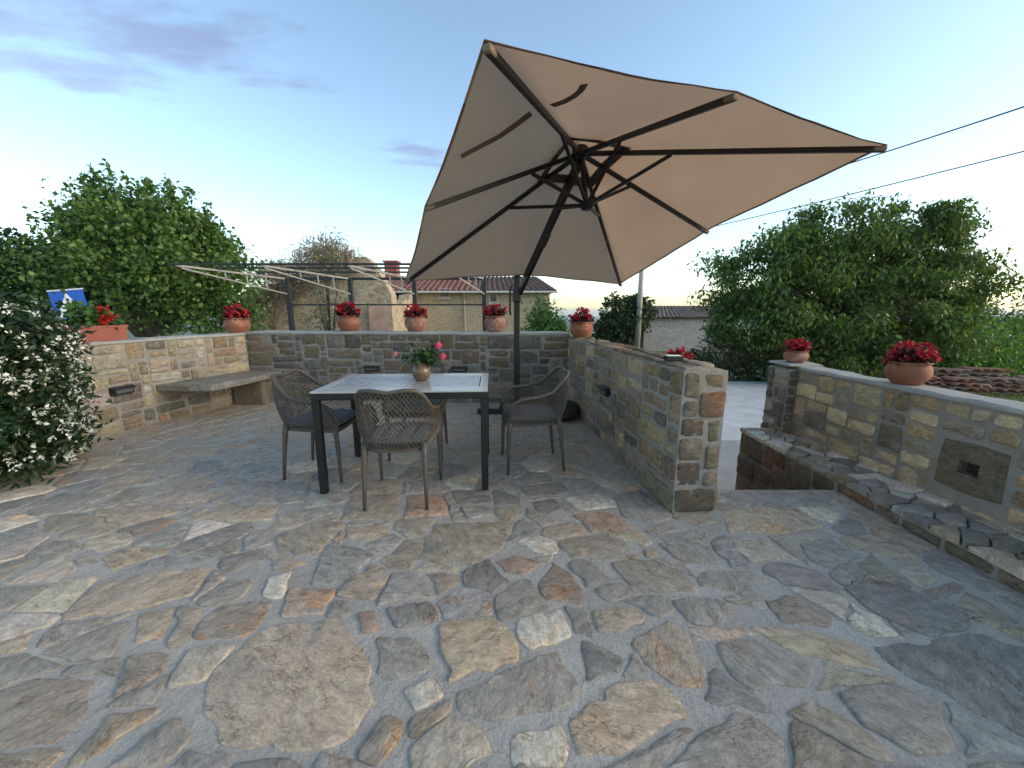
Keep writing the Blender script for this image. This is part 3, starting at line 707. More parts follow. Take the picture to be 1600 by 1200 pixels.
for i, (x, y) in enumerate(sit):
    p = [(LX-.012, max(.3, y-.3)), (TX-.004, max(.3, y-.3)), (TX-.004, min(3.87, y+.3)), (LX-.012, min(3.87, y+.3))]
    for j, (a, b) in enumerate(sit):
        if i == j or abs(b-y) > .8: continue
        nx_, ny_ = a-x, b-y; l = math.hypot(nx_, ny_); nx_, ny_ = nx_/l, ny_/l; p = clip(p, (nx_, ny_), nx_*(x+a)/2+ny_*(y+b)/2-.006)
        if len(p) < 3: break
    if len(p) < 3 or abs(area(p)) < .0015: continue
    q = roughen(p, rl, .07, .005, 0); tz = rl.uniform(.092, .118)
    v, f = slab_geo(q, Vector((0, 0, 0)), X3, Y3, Z, .07, tz, .0035, rl, 0, (rl.uniform(-.035, .035), rl.uniform(-.03, .03)))
    auto_smooth(link_mesh('slab', v, f, M_flag, lw, BR(pick(rl, [(BEIGE, 4), (PALE, 3), (GREY, 2.5), (TAN, 1.5), (BROWN, 1)]), 1.8)), 40)
HT = .745
wt = empty('stone_wall', (2.9, 2.2, 0), 'tall beige rubble stone wall with pillar end and a small square niche', 'wall')
for ya, yb, za, zb2 in ((.3, 2.155, -.95, HT), (2.265, 3.72, -.95, HT), (2.155, 2.265, -.95, .315), (2.155, 2.265, .40, HT)): prism([(TX, ya), (TX+.21, ya), (TX+.21, yb), (TX, yb)], za, zb2, 'mortar_core', M_mortar, wt)
# the big niche stone is built with a real hole
Y0 = 3.72
def tu(y): return Y0-y
stone_face(wt, Vector((TX, Y0, .08)), Vector((0, -1, 0)), Z, Vector((-1, 0, 0)), Y0-.3, HT-.082, 211, PAL_TALL, .052, .009, ws=(2, 6), fixed=[(tu(2.40), .10, tu(2.02), .42, BROWN)], skip=[(tu(2.40), .08, tu(2.02), .46)])
nb = MB(); oy0, oy1, oz0, oz1 = 2.385, 2.035, .205, .505; hy0, hy1, hz0, hz1 = 2.265, 2.155, .315, .40; xf, xb = TX-.016, TX+.0
rn = random.Random(3)
ou = [(oy0, oz0), ((oy0+oy1)/2, oz0-.008), (oy1, oz0+.01), (oy1+.006, (oz0+oz1)/2), (oy1+.01, oz1), ((oy0+oy1)/2, oz1+.01), (oy0-.01, oz1-.008), (oy0+.004, (oz0+oz1)/2)]
inn = [(hy0, hz0), ((hy0+hy1)/2, hz0+.004), (hy1, hz0), (hy1+.003, (hz0+hz1)/2), (hy1, hz1), ((hy0+hy1)/2, hz1-.004), (hy0, hz1), (hy0-.004, (hz0+hz1)/2)]
v = [(xb+.03, y, z) for y, z in ou]+[(xf+.012, y, z) for y, z in ou]+[(xf-.004, y*.93+.07*2.21, z*.93+.07*.355) for y, z in ou]+[(xf-.002, y, z) for y, z in inn]+[(xb+.03, y, z) for y, z in inn]
f = [(l*8+i, l*8+(i+1) % 8, l*8+8+(i+1) % 8, l*8+8+i) for l in range(4) for i in range(8)]
link_mesh('niche_stone', v, f, M_stone, wt, (.20, .165, .115))
mbk = MB(); mbk.box((TX+.07, 2.21, .3575), (.06, .109, .0845)); mbk.build('niche_shade_back', M_soil_niche_shade, wt)  # dark fill paints the shade inside the hole
worn_strip(wt, 'coping', ((TX-.016, 3.72), (TX-.016, .3), (TX+.222, .3), (TX+.222, 3.72)), HT+.001, HT+.03, M_concrete, rnd)
prism([(TX-.085, 3.725), (TX+.22, 3.725), (TX+.22, 4.02), (TX-.085, 4.02)], -.95, HT, 'pillar_core', M_mortar, wt)
stone_face(wt, Vector((TX-.085, 4.02, -.1)), Vector((0, -1, 0)), Z, Vector((-1, 0, 0)), .295, HT+.1, 221, [(GREY, 3), (BEIGE, 3), (PALE, 2)], .046, .012, ws=(2, 4))
stone_face(wt, Vector((TX-.085, 3.725, .08)), Vector((1, 0, 0)), Z, Vector((0, -1, 0)), .085, HT-.08, 222, PAL_END, .043, .012, hs=((2, 3), (3, 2)), ws=(2, 2))  # shaded side of the pillar, its shade painted by darker stones
worn_strip(wt, 'pillar_cap', ((TX-.10, 4.03), (TX-.10, 3.715), (TX+.235, 3.715), (TX+.235, 4.03)), HT+.0315, HT+.05, M_concrete, rnd)

M_house = masonry_mat('house_masonry', (.56, .44, .27), (.40, .31, .19), (.52, .44, .32), 7.5)
M_glass = plain('dark_glass', (.02, .022, .025), .08); M_frame = plain('window_frame', (.42, .38, .33), .7)
# ---------------- bench slab against the left wall
bz = .455
be = empty('stone_bench', (-3.8, 5.0, 0), 'long rough stone slab bench against the cream wall in the corner', 'bench')
rb = random.Random(4); bp = roughen([(-4.22, 4.42), (-3.52, 4.44), (-3.42, 5.0), (-3.36, 5.57), (-3.84, 5.585), (-4.08, 5.0)], rb, .12, .010, 1)
v, f = slab_geo(bp, Vector((0, 0, 0)), X3, Y3, Z, bz-.075, bz, .012, rb, .002); auto_smooth(link_mesh('slab_seat', v, f, M_flag, be, (.25, .235, .195)), 45)
for (bx, by, wx, wy) in ((-3.70, 5.40, .44, .26),):
    p = roughen([(bx-wx/2, by-wy/2), (bx+wx/2, by-wy/2), (bx+wx/2, by+wy/2), (bx-wx/2, by+wy/2)], rb, .1, .006, 1)
    v, f = slab_geo(p, Vector((0, 0, 0)), X3, Y3, Z, 0, bz-.076, .01, rb); auto_smooth(link_mesh('support_block', v, f, M_stone, be, (.2, .17, .125)), 45)

# ---------------- wall lights: black boxes with a hooded slot
def wall_light(c, U, Nn, wd, ht, label):
    t = empty('wall_light', c, label, 'light', 'black wall lights'); c = Vector(c); Mx = Matrix((U, -Nn, Z)).transposed()
    mb = MB(); mb.box(c+Nn*.02, (wd, .06, ht), Mx, .006); mb.build('housing', M_black, t)
    mb = MB(); mb.box(c+Nn*.058+Z*(ht*.30), (wd*.98, .03, ht*.22), Mx, .003); mb.build('hood', M_dark, t)
    mb = MB(); mb.box(c+Nn*.0525-Z*(ht*.10), (wd*.78, .006, ht*.42), Mx); mb.build('diffuser', plain('frosted_diffuser', (.10, .10, .10), .5) if 'frosted_diffuser' not in bpy.data.materials else bpy.data.materials['frosted_diffuser'], t)
U, Nn, L = face_frame(LW[0], LW[1]); wall_light((-4.2+Nn.x*.0-.022, 4.06, .47), U, Nn, .22, .085, 'black slot light on the cream wall near the flowering shrub')
U, Nn, L = face_frame(BW0, BW1)
for x, lb in ((-2.02, 'black slot light on the back wall on the bench side of the vase'), (-.75, 'black slot light on the back wall on the parasol side of the vase')):
    t_ = (x-BW0[0])/(BW1[0]-BW0[0]); wall_light((x, BW0[1]+(BW1[1]-BW0[1])*t_, .50), U, Nn, .22, .075, lb)
U, Nn, L = face_frame(RW0, RW1); t_ = (RW0[1]-3.67)/(RW0[1]-RW1[1]); wall_light((RW0[0]+(RW1[0]-RW0[0])*t_, 3.67, .545), U, Nn, .2, .085, 'black slot light on the wall that ends beside the steps')

# ================================================================== FURNITURE
# ---------------- table
tb = empty('garden_table', (-.80, 3.0, 0), 'black metal garden table with grey slate panels under the vase', 'table', None, R(3))
TW, TD, TH = 1.22, .78, .752
for sx in (-1, 1):
    for sy in (-1, 1):
        mb = MB(); mb.box((sx*(TW/2-.027), sy*(TD/2-.027), (TH-.05)/2), (.05, .05, TH-.05), None, .004); mb.build('leg', M_black, tb, world=False)
for sy in (-1, 1):
    mb = MB(); mb.box((0, sy*(TD/2-.022), TH-.028), (TW-.004, .04, .05), None, .004); mb.build('apron_rail', M_black, tb, world=False)
    mb = MB(); mb.box((0, sy*(TD/2-.075), TH), (TW, .15, .012), None, .002); mb.build('edge_plank', M_tgloss, tb, world=False)
for sx in (-1, 1):
    mb = MB(); mb.box((sx*(TW/2-.022), 0, TH-.028), (.04, TD-.09, .05), None, .004); mb.build('apron_rail', M_black, tb, world=False)
    mb = MB(); mb.box((sx*(TW/2-.03), 0, TH), (.06, TD-.306, .012), None, .002); mb.build('edge_plank', M_tgloss, tb, world=False)
for sx in (-1, 1):
    mb = MB(); mb.box((sx*(TW-.13)/4, 0, TH-.0015), ((TW-.13)/2-.003, TD-.308, .011), None, .002); mb.build('slate_panel', M_tpanel, tb, world=False)

# ---------------- chairs: lattice shell, four tapering legs, tufted cushion
def chair_curve():
    """sample s in [-1,1] from one arm front round the back to the other: seat edge and rim"""
    def rim(s):
        a = abs(s); sg = 1 if s >= 0 else -1
        K = [(0, 0, -.285, .795), (.18, .12, -.28, .812), (.30, .195, -.262, .806), (.38, .235, -.225, .765), (.50, .268, -.12, .665), (.62, .282, -.01, .635), (.78, .285, .12, .622), (.90, .280, .20, .575), (1.0, .262, .235, .47)]
        for (a0, *p), (a1, *q) in zip(K, K[1:]):
            if a <= a1+1e-9:
                t = (a-a0)/(a1-a0); t = t*t*(3-2*t)*.35+t*.65
                return Vector((.89*sg*(p[0]+(q[0]-p[0])*t), p[1]+(q[1]-p[1])*t, p[2]+(q[2]-p[2])*t))
    def low(s):
        a = abs(s); sg = 1 if s >= 0 else -1
        K = [(0, 0, -.225), (.2, .10, -.222), (.34, .175, -.20), (.46, .215, -.13), (.62, .232, 0), (.8, .243, .12), (1.0, .25, .225)]
        for (a0, *p), (a1, *q) in zip(K, K[1:]):
            if a <= a1+1e-9:
                t = (a-a0)/(a1-a0); return Vector((.92*sg*(p[0]+(q[0]-p[0])*t), p[1]+(q[1]-p[1])*t, .40))
    return rim, low
def make_chair():
    t = empty('garden_chair', (0, 0, 0), 'x', 'chair', 'taupe lattice armchairs around the table')
    rim, low = chair_curve()
    def S(s, v_):
        p = low(s).lerp(rim(s), v_); b = math.sin(v_*math.pi)*.03; d = Vector((p.x, p.y-.02, 0)); d = d.normalized() if d.length > 1e-4 else d
        return p+d*b
    nu, nv = 84, 22; idx = {}; v = []; f = []
    def gv(i, j):
        if (i, j) not in idx: idx[(i, j)] = len(v); v.append(S(-1+2*i/nu, j/nv))
        return idx[(i, j)]
    for i in range(0, nu+1):
        for j in range(0, nv+1):
            if (i+j) % 2 == 0:
                c = [(i, j-1), (i+1, j), (i, j+1), (i-1, j)]
                c = [(min(max(a, 0), nu), min(max(b, 0), nv)) for a, b in c]
                u = []
                for q in c:
                    if q not in u: u.append(q)
                if len(u) >= 3: f.append([gv(*q) for q in u])
    f = [q for q in f if len(set(q)) >= 3]
    o = link_mesh('lattice_shell', v, f, M_taupe, t, centre=False, world=False)
    m = o.modifiers.new('w', 'WIREFRAME'); m.thickness = .0074; m.use_even_offset = False; m.use_relative_offset = False; m.use_boundary = True; m.use_replace = True
    dg = bpy.context.evaluated_depsgraph_get(); me = bpy.data.meshes.new_from_object(o.evaluated_get(dg)); o.modifiers.clear(); o.data = me
    mb = MB(); mb.tube([rim(-1+2*i/56) for i in range(57)], .0145, 8); mb.build('rim', M_taupe, t, smooth=True, world=False)
    # seat pan: bowl under the cushion
    mb = MB(); K = [low(-1+2*i/32) for i in range(33)]; n = len(K); vv = []
    for (k, z) in ((1.02, .418), (1.02, .392), (.7, .376)): vv += [Vector((p.x*k, p.y*k, z)) for p in K]
    vv += [Vector((p.x, p.y, .418)) for p in K]
    ff = [(l*n+i, l*n+i+1, l*n+n+i+1, l*n+n+i) for l in range(2) for i in range(n-1)]+[tuple(2*n+i for i in range(n)), tuple(i for i in range(n-1, -1, -1))]
    ff += [(n-1, 0, n, 2*n-1), (2*n-1, n, 2*n, 3*n-1)]
    mb.add(vv[:3*n], ff); mb.build('seat_pan', M_taupe, t, world=False)
    for sx in (-1, 1):
        mb = MB(); mb.tube([(sx*.226, .205, .44), (sx*.228, .215, .36), (sx*.228, .222, .18), (sx*.228, .226, 0)], [.021, .018, .0145, .011], 10); mb.build('leg', M_taupe, t, smooth=True, world=False)
        mb = MB(); mb.tube([(sx*.192, -.185, .45), (sx*.195, -.20, .36), (sx*.20, -.222, .18), (sx*.204, -.240, 0)], [.022, .019, .0145, .011], 10); mb.build('leg', M_taupe, t, smooth=True, world=False)
    # tufted cushion
    nx, ny = 28, 28; v = []; f = []
    for side in (1, -1):
        for j in range(ny+1):
            for i in range(nx+1):
                a, b = 2*i/nx-1, 2*j/ny-1
                x, y = a*.205*math.sqrt(1-.10*b*b), b*.21*math.sqrt(1-.10*a*a)
                e = max(0, (1-a**6)*(1-b**6))**.5; tuft = (abs(math.sin(a*math.pi*2.0))*abs(math.sin(b*math.pi*2.0)))**.4
                z = .447+side*e*(.02+.022*tuft)
                v.append((x, y+.02, z))
        o_ = (nx+1)*(ny+1)*(0 if side == 1 else 1)
        for j in range(ny):
            for i in range(nx):
                q = (o_+j*(nx+1)+i, o_+j*(nx+1)+i+1, o_+(j+1)*(nx+1)+i+1, o_+(j+1)*(nx+1)+i); f.append(q if side == 1 else q[::-1])
    link_mesh('cushion', v, f, M_cush, t, smooth=True, centre=False, world=False)
    return t
ch0 = make_chair()
for i, (x, y, rz, lb) in enumerate((
        (-.775, 2.585, 2, 'taupe lattice armchair on the long table side farther from the back wall'),
        (-1.53, 3.01, -92, 'taupe lattice armchair at the table end that faces the stone bench'),
        (.165, 3.155, 97, 'taupe lattice armchair at the table end by the parasol mast, pulled well out'),
        (-.85, 3.42, 181, 'taupe lattice armchair tucked behind the table against the back wall side'))):
    o = ch0 if i == 0 else copy_tree(ch0)
    o.location = (x, y, .012); o.rotation_euler = (0, 0, R(rz)); o['label'] = lb

# ---------------- vase with roses
va = empty('flower_vase', (-.725, 3.04, TH+.0065), 'round brown glazed vase with pink roses on the table', 'vase'); vb = Vector(va.location)
mb = MB(); mb.lathe([(.001, 0), (.04, 0), (.058, .014), (.071, .045), (.074, .072), (.066, .105), (.046, .13), (.034, .138), (.032, .142), (.027, .138), (.03, .12), (.02, .10), (.001, .1)], 28, tuple(vb)); mb.build('vase_body', M_vase, va, smooth=True)
rv = random.Random(6); nrs = np.random.RandomState(6)
mouth = vb+Vector((0, 0, .12)); roses = [(aty(685, 540, 3.02), .036, M_pink), (aty(692, 557, 2.99), .032, M_pink), (aty(618, 553, 3.06), .027, M_palepink)]
mb = MB(); lp = []
for p, r, m_ in roses:
    mid = mouth.lerp(p, .55)+Vector((0, 0, .03)); mb.tube([mouth, mid, p], .0025, 5)
    for k in range(16): lp.append(np.array(mouth.lerp(mid, rv.uniform(.4, 1)))+nrs.normal(size=3)*.02)
for k in range(11):
    e = mouth+Vector((rv.gauss(0, .075), rv.gauss(0, .06), rv.uniform(.03, .17))); mb.tube([mouth, mouth.lerp(e, .5)+Vector((0, 0, .02)), e], .002, 4)
    for q in range(13): lp.append(np.array(mouth.lerp(e, rv.uniform(.45, 1.05)))+nrs.normal(size=3)*.022)
mb.build('stems', M_rose, va)
V, F = leaf_mesh(np.array(lp), .052, nrs, .62, .4); fast_mesh('foliage', V, F, M_rose, va)
for p, r, m_ in roses:
    mb = MB(); n = 10
    for k in range(26):   # overlapping cupped petals, tight at the heart
        t_ = k/25; rad = r*(.25+.75*t_); a = k*2.4; h = r*(1.0-.75*t_); pts = []
        for (ua, uh, ur) in ((-.55, 0, .55), (.55, 0, .55), (.62, .8, 1), (0, 1.08, 1.12), (-.62, .8, 1)):
            an = a+ua*(1.35-.5*t_); pts.append(p+Vector((math.cos(an)*rad*ur, math.sin(an)*rad*ur, -r*.7+uh*(h*.9+r*.6))))
        mb.add(pts, [(0, 1, 2, 3, 4)])
    mb.build('rose', m_, va)

# ---------------- parasol
pa = empty('parasol', (.06, 4.78, 0), 'large square taupe cantilever parasol tilted over the table on a black mast', 'parasol')
CC = Vector((.647, 3.364, 1.956)); HH = 1.35
MR = Matrix.Rotation(.395, 3, 'Z') @ Matrix.Rotation(-.016, 3, 'Y') @ Matrix.Rotation(-.259, 3, 'X')
W3 = lambda x, y, z: CC+MR @ Vector((x, y, z))
APX = .70; ends = [(-HH, -HH, 0), (0, -HH, .077), (HH, -HH, 0), (HH, 0, .077), (HH, HH, 0), (0, HH, .095), (-HH, HH, 0), (-HH, 0, .077)]
m, t, b = new_mat('taupe_canvas')
co = nd(t, 'ShaderNodeTexCoord').outputs['Object']; n1 = noise_node(t, co, 2.2, 4); n2 = noise_node(t, co, 240, 2)
cc = mixc(t, rng(t, n1, .3, .7, 0, 1), (.385, .25, .16), (.43, .28, .18)); cc = mixc(t, rng(t, n2, .3, .7, 0, .25), cc, (.33, .215, .14))
t.links.new(cc, b.inputs['Base Color']); b.inputs['Roughness'].default_value = .9; b.inputs['Specular IOR Level'].default_value = .15
tr = nd(t, 'ShaderNodeBsdfTranslucent'); t.links.new(cc, tr.inputs[0]); ms = nd(t, 'ShaderNodeMixShader'); ms.inputs[0].default_value = .64
t.links.new(b.outputs[0], ms.inputs[1]); t.links.new(tr.outputs[0], ms.inputs[2]); t.links.new(ms.outputs[0], t.nodes['Material Output'].inputs[0])
bump(t, b, n1, .15, .03)
M_canvas = m
def canopy(r0, r1, lift, sag, apx, nr=14, nc=10):
    """eight panels between ribs from radius fraction r0 to r1; cloth sags between ribs"""
    v = []; f = []; ne = 8
    for i in range(nr+1):
        r = r0+(r1-r0)*i/nr
        for k in range(ne):
            a, b_ = Vector(ends[k]), Vector(ends[(k+1) % ne])
            for j in range(nc):
                q = j/nc; e = a.lerp(b_, q); p = Vector((0, 0, apx)).lerp(e, r)
                s = math.sin(q*math.pi); sg_ = -sag*s*math.sin(min(1, r)*math.pi*.85)*(1.0); pull = .010*s*max(0, r-.7)/.3
                p = Vector((p.x*(1-pull), p.y*(1-pull), p.z+lift+sg_+.012*noise.noise(p*2.3)+.010*max(0, r-.45)*noise.noise((math.atan2(p.y, p.x)*9, r*1.4, 2))))
                v.append(W3(*p))
    n = ne*nc
    for i in range(nr):
        for k in range(n): f.append((i*n+k, i*n+(k+1) % n, (i+1)*n+(k+1) % n, (i+1)*n+k))
    return v, f
v, f = canopy(.16, 1.0, .018, .016, APX); co_ = link_mesh('canopy', v, f, M_canvas, pa, smooth=True)
v, f = canopy(.0, .24, .075, .0, APX, 4, 6); link_mesh('vent_cap', v, f, M_canvas, pa, smooth=True)
v, f = canopy(.155, .21, .008, .0, APX, 2, 6); link_mesh('vent_hem', v_ if False else v, f, M_rust, co_, smooth=True)
v, f = canopy(.988, 1.001, .013, .0, APX, 1, 10); link_mesh('edge_hem', v, f, plain('hem', (.32, .215, .145), .9), co_, smooth=True)
M_pocket = plain('pocket_canvas', (.2, .135, .09), .9)
for k in range(8):
    e = Vector(ends[k]); mb = MB(); a = W3(0, 0, APX-.035); b_ = W3(e.x*.985, e.y*.985, e.z+.012-.012)
    mb.beam(a.lerp(b_, .03), b_, .028, .034, .003); rb_ = mb.build('rib', M_black, pa)
    mb = MB(); j = a.lerp(b_, .56 if k % 2 == 0 else .62); mb.beam(j-(b_-a).normalized()*.014, j+(b_-a).normalized()*.014, .026, .034, .003); mb.build('rib_clip', M_gal if k in (0, 2, 6, 4) else M_dark, rb_)
    mb = MB(); mb.beam(W3(0, 0, APX-.48), a.lerp(b_, .36)-MR @ Vector((0, 0, .018)), .02, .026, .002); mb.build('strut', M_black, rb_)
    mb = MB(); mb.beam(b_-(b_-a).normalized()*.05, b_+(b_-a).normalized()*.018, .038, .03, .005); mb.build('corner_pocket', M_pocket, rb_)
mb = MB(); Q = [W3(0, 0, APX-.09), W3(0, 0, APX-.07), W3(0, 0, APX-.0), W3(0, 0, APX+.03)]; mb.tube(Q, [.03, .07, .07, .03], 16); hub = mb.build('upper_hub', M_black, pa, smooth=False)
mb = MB(); mb.tube([W3(0, 0, APX-.52), W3(0, 0, APX-.5), W3(0, 0, APX-.46), W3(0, 0, APX-.44)], [.025, .055, .055, .03], 16); mb.build('lower_hub', M_black, pa)
mb = MB(); mb.tube([W3(0, 0, APX-.45), W3(0, 0, APX-.05)], .018, 10); mb.build('centre_tube', M_black, pa)
for pts in ([(-1.241, -.596, .075), (-1.14, -.635, .12), (-1.032, -.689, .162), (-.96, -.76, .188), (-.90, -.84, .205)], [(-.809, -.913, .208), (-.785, -.985, .176), (-.779, -1.066, .140), (-.79, -1.14, .106), (-.818, -1.212, .072)]):
    v = []; f = []
    for i, p in enumerate(pts):
        a = Vector(pts[max(0, i-1)]); b_ = Vector(pts[min(len(pts)-1, i+1)]); d = (b_-a).normalized(); s_ = d.cross(Vector((0, 0, 1))).normalized()*(.018 if len(f) or i else .018)
        for q in (Vector(p)+s_, Vector(p)-s_): v.append(W3(*q))
    n_ = len(v); v += [q-MR @ Vector((0, 0, .003)) for q in v]
    for i in range(len(pts)-1):
        f += [(2*i, 2*i+1, 2*i+3, 2*i+2), (n_+2*i+1, n_+2*i, n_+2*i+2, n_+2*i+3), (2*i, 2*i+2, n_+2*i+2, n_+2*i), (2*i+1, n_+2*i+1, n_+2*i+3, 2*i+3)]
    link_mesh('dark_strip', v, f, M_rust, co_)  # thin dark brown strips laid along the canopy
mast = Vector((.06, 4.78, 0)); J = Vector((.085, 4.715, 1.50))
mb = MB(); mb.box((mast.x, mast.y, .05+.86), (.075, .085, 1.70), None, .006); ms_ = mb.build('mast', M_black, pa)
mb = MB(); mb.beam(J-Vector((.0, 0, .0)), W3(0, .02, APX-.10), .042, .062, .006); mb.build('arm', M_black, pa)
mb = MB(); p0 = J.lerp(W3(0, .02, APX-.10), .46); p1 = J.lerp(W3(0, .02, APX-.10), .56); mb.beam(p0, p1, .054, .076, .005); mb.build('arm_sleeve', M_dark, pa)
mb = MB(); mb.box((mast.x, mast.y-.03, 1.50), (.105, .15, .17), None, .012); br = mb.build('slide_bracket', M_dark, pa)
mb = MB(); mb.tube([(mast.x-.07, mast.y-.05, 1.60), (mast.x-.085, mast.y-.075, 1.53), (mast.x-.085, mast.y-.075, 1.30), (mast.x-.075, mast.y-.06, 1.26)], .013, 8); mb.build('lock_handle', M_black, br, smooth=True)
for a in range(4):
    d = Vector(((1, 0), (0, 1), (-1, 0), (0, -1))[a]+(0,)); mb = MB(); mb.beam(mast+d*.05+Z*.05, mast+d*(.50 if a != 1 else .44)+Z*.05, .075, .05, .004); mb.build('base_arm', M_black, pa)
mb = MB(); mb.box((mast.x, mast.y, .08), (.13, .13, .12), None, .006); mb.build('base_socket', M_black, pa)
# ---------------- dark round weight stone on the base arm side
ws_ = MB(); prf = [(.001, 0), (.18, .004), (.235, .035), (.25, .09), (.235, .15), (.18, .19), (.09, .205), (.001, .207)]
ws_.lathe(prf, 30, (.585, 4.62, .012)); vv = []
for q in ws_.v:
    p = Vector(q); d = noise.noise(p*7)*.018+noise.noise(p*19)*.007; c0 = Vector((.585, 4.62, .1)); e = (p-c0).normalized(); vv.append(p+e*d if p.z > .03 else p)
setp(link_mesh('round_stone', vv, ws_.f, M_stone, None, (.05, .042, .032), True), 'low round dark stone on the paving in the corner by the parasol', 'stone')

# ================================================================== POTS
def pot(loc, r, label, seed, mat=M_terra, squat=1.0, fl_n=26, plant_h=1.0):
    loc = Vector(loc); t = empty('flower_pot', loc, label, 'flower pot', 'terracotta pots of red flowers'); h = r*1.28*squat
    prof = [(.001, 0), (.62, 0), (.66, .03), (.90, .28), (1.0, .52), (.97, .72), (.86, .88), (.84, .91), (.93, .93), (.96, .97), (.95, 1.0), (.86, 1.0), (.82, .93), (.84, .8), (.001, .8)]
    mb = MB(); mb.lathe([(a*r, b_*h) for a, b_ in prof], 30, tuple(loc)); auto_smooth(mb.build('pot', mat, t), 45)
    mb = MB(); n = 20; mb.add([loc+Vector((0, 0, h*.93))]+[loc+Vector((.83*r*math.cos(2*math.pi*k/n), .83*r*math.sin(2*math.pi*k/n), h*.9)) for k in range(n)], [(0, 1+k, 1+(k+1) % n) for k in range(n)]); mb.build('soil', M_soil_niche_shade, t)
    rs = np.random.RandomState(seed); k = 420
    d = rs.normal(size=(k, 3)); d /= np.linalg.norm(d, axis=1)[:, None]; d[:, 2] = np.abs(d[:, 2])*.95
    pts = np.array(loc)+np.array([0, 0, h*.95])+d*rs.uniform(.35, 1, size=(k, 1))*np.array([r*.98, r*.98, r*.92*plant_h])
    V, F = leaf_mesh(pts, r*.30, rs, .75, .5); fast_mesh('foliage', V, F, M_redleaf, t)
    P = []; T = []
    for i in range(fl_n):
        dd = rs.normal(size=3); dd[2] = abs(dd[2])*.9+.25; dd /= np.linalg.norm(dd); s_ = rs.uniform(.8, 1.14)
        c = np.array(loc)+np.array([0, 0, h*.95])+dd*s_*np.array([r*1.0, r*1.0, r*1.05*plant_h])
        for q in range(13): P.append(c+rs.normal(size=3)*r*.065); T.append(dd*.4)
    V, F = leaf_mesh(np.array(P), r*.20, rs, .95, .2, 0, .3, np.array(T)); fast_mesh('flowers', V, F, M_redflower, t)
    return t
zb = HB+.036; 
def on_back(x): return BW0[1]+(BW1[1]-BW0[1])*(x-BW0[0])/(BW1[0]-BW0[0])+.15
for i, (px, r, m_, sq, lb) in enumerate((
        (378, .165, M_terra, 1, 'terracotta pot of dark red flowers where the cream and back walls meet'),
        (543, .165, M_terra, 1.05, 'terracotta pot of red flowers on the back wall beside the thin grey climber'),
        (649, .15, M_terra2, 1.1, 'terracotta pot with brown stained base, red flowers, on back wall above the vase'),
        (774, .155, M_terra2, 1.1, 'dusty pink terracotta pot of red flowers on the back wall next to the mast'),
        (902, .155, M_terra, 1.05, 'orange terracotta pot of dark red flowers where the back wall meets the slab-topped wall'))):
    x = (px-800)/FPX*5.68/.983*1.0; x = atz(px, 521, zb).x if False else (px-800)/FPX*(5.6*CP+.3*SP)
    if i == 0: x = -3.97
    if i == 4: x = .93
    y = on_back(min(max(x, -3.9), .78)); pot((x, (5.62, y, y, y, 5.2)[i], (HL+.036, zb, zb, zb, HR+.004)[i]), r, lb, 40+i, m_, sq)
pot((TX+.07, 3.875, HT+.053), .108, 'small terracotta pot of bright red flowers on the pillar of the tall wall', 51, M_terra2, .85, 34, 1.0)
pot((TX+.105, 2.79, HT+.034), .128, 'terracotta pot of bright red flowers on the tall wall coping next to the pillar', 52, M_terra, 1.0, 40, 1.0)
pl = empty('stone_plinth', (1.76, 4.05, -.82), 'stone plinth outside the slab-topped wall under a red flower pot', 'plinth')
prism([(1.60, 3.9), (1.92, 3.9), (1.92, 4.2), (1.60, 4.2)], -.93, .60, 'plinth_body', M_mortar, pl)
for o_, u_, n_, w_, s_ in ((Vector((1.60, 3.9, -.79)), X3, -Y3, .32, 1), (Vector((1.92, 3.9, -.79)), Y3, X3, .30, 2), (Vector((1.60, 4.2, -.79)), -Y3, -X3, .30, 3)):
    stone_face(pl, o_, u_, Z, n_, w_, 1.39, 300+s_, PAL_RIGHT, .075, .012)
pot((1.76, 4.05, .603), .135, 'pot of red flowers just showing over the slab-topped wall outside it', 53, M_terra, 1.0, 34)
# solar lamp box on the slab-topped wall
so = empty('solar_lamp', (1.12, 2.66, HR+.012), 'small flat black solar lamp lying on the slab topped wall', 'lamp')
mb = MB(); mb.box((1.12, 2.66, HR+.012+.016), (.115, .075, .032), None, .006); mb.build('body', M_black, so)
mb = MB(); mb.box((1.12, 2.66, HR+.012+.0335), (.10, .062, .004), None, .001); mb.build('panel', plain('pale_lens', (.45, .44, .38), .2), so)
# rectangular planter with geranium on the cream wall
px_, py_, pz_ = -4.34, 4.03, HL+.034
pn = empty('planter_box', (px_, py_, pz_), 'rectangular brick red planter with green geranium on the cream wall', 'planter')
mb = MB(); n0 = [(-.085, -.24), (.085, -.24), (.085, .24), (-.085, .24)]
rings = [(1, 0), (1.14, .135), (1.22, .137), (1.22, .16), (1.08, .16), (1.05, .12)]
v = [(px_+a*k+(.0), py_+b_*(1+(k-1)*.45), pz_+z) for k, z in rings for a, b_ in n0]; f = [(l*4+i, l*4+(i+1) % 4, l*4+4+(i+1) % 4, l*4+4+i) for l in range(5) for i in range(4)]+[(3, 2, 1, 0), (20, 21, 22, 23)]
o = link_mesh('box', v, f, M_plasticpot, pn)
rs = np.random.RandomState(77); pts, _ = blob_points([(px_-.02, py_-.02, pz_+.24, .12, .12, .1), (px_, py_+.14, pz_+.19, .09, .1, .05)], 600, rs, .08, 16)
V, F = leaf_mesh(pts, .055, rs, .9, .6); fast_mesh('foliage', V, F, M_bush, pn)
P = []
for c in ((.06, .06, .32), (.05, .1, .24), (.09, .03, .2), (0, .15, .27)):
    for q in range(34): P.append(np.array([px_+c[0], py_+c[1], pz_+c[2]])+rs.normal(size=3)*.022)
V, F = leaf_mesh(np.array(P), .03, rs, .9, .3); fast_mesh('flowers', V, F, M_scarlet, pn)

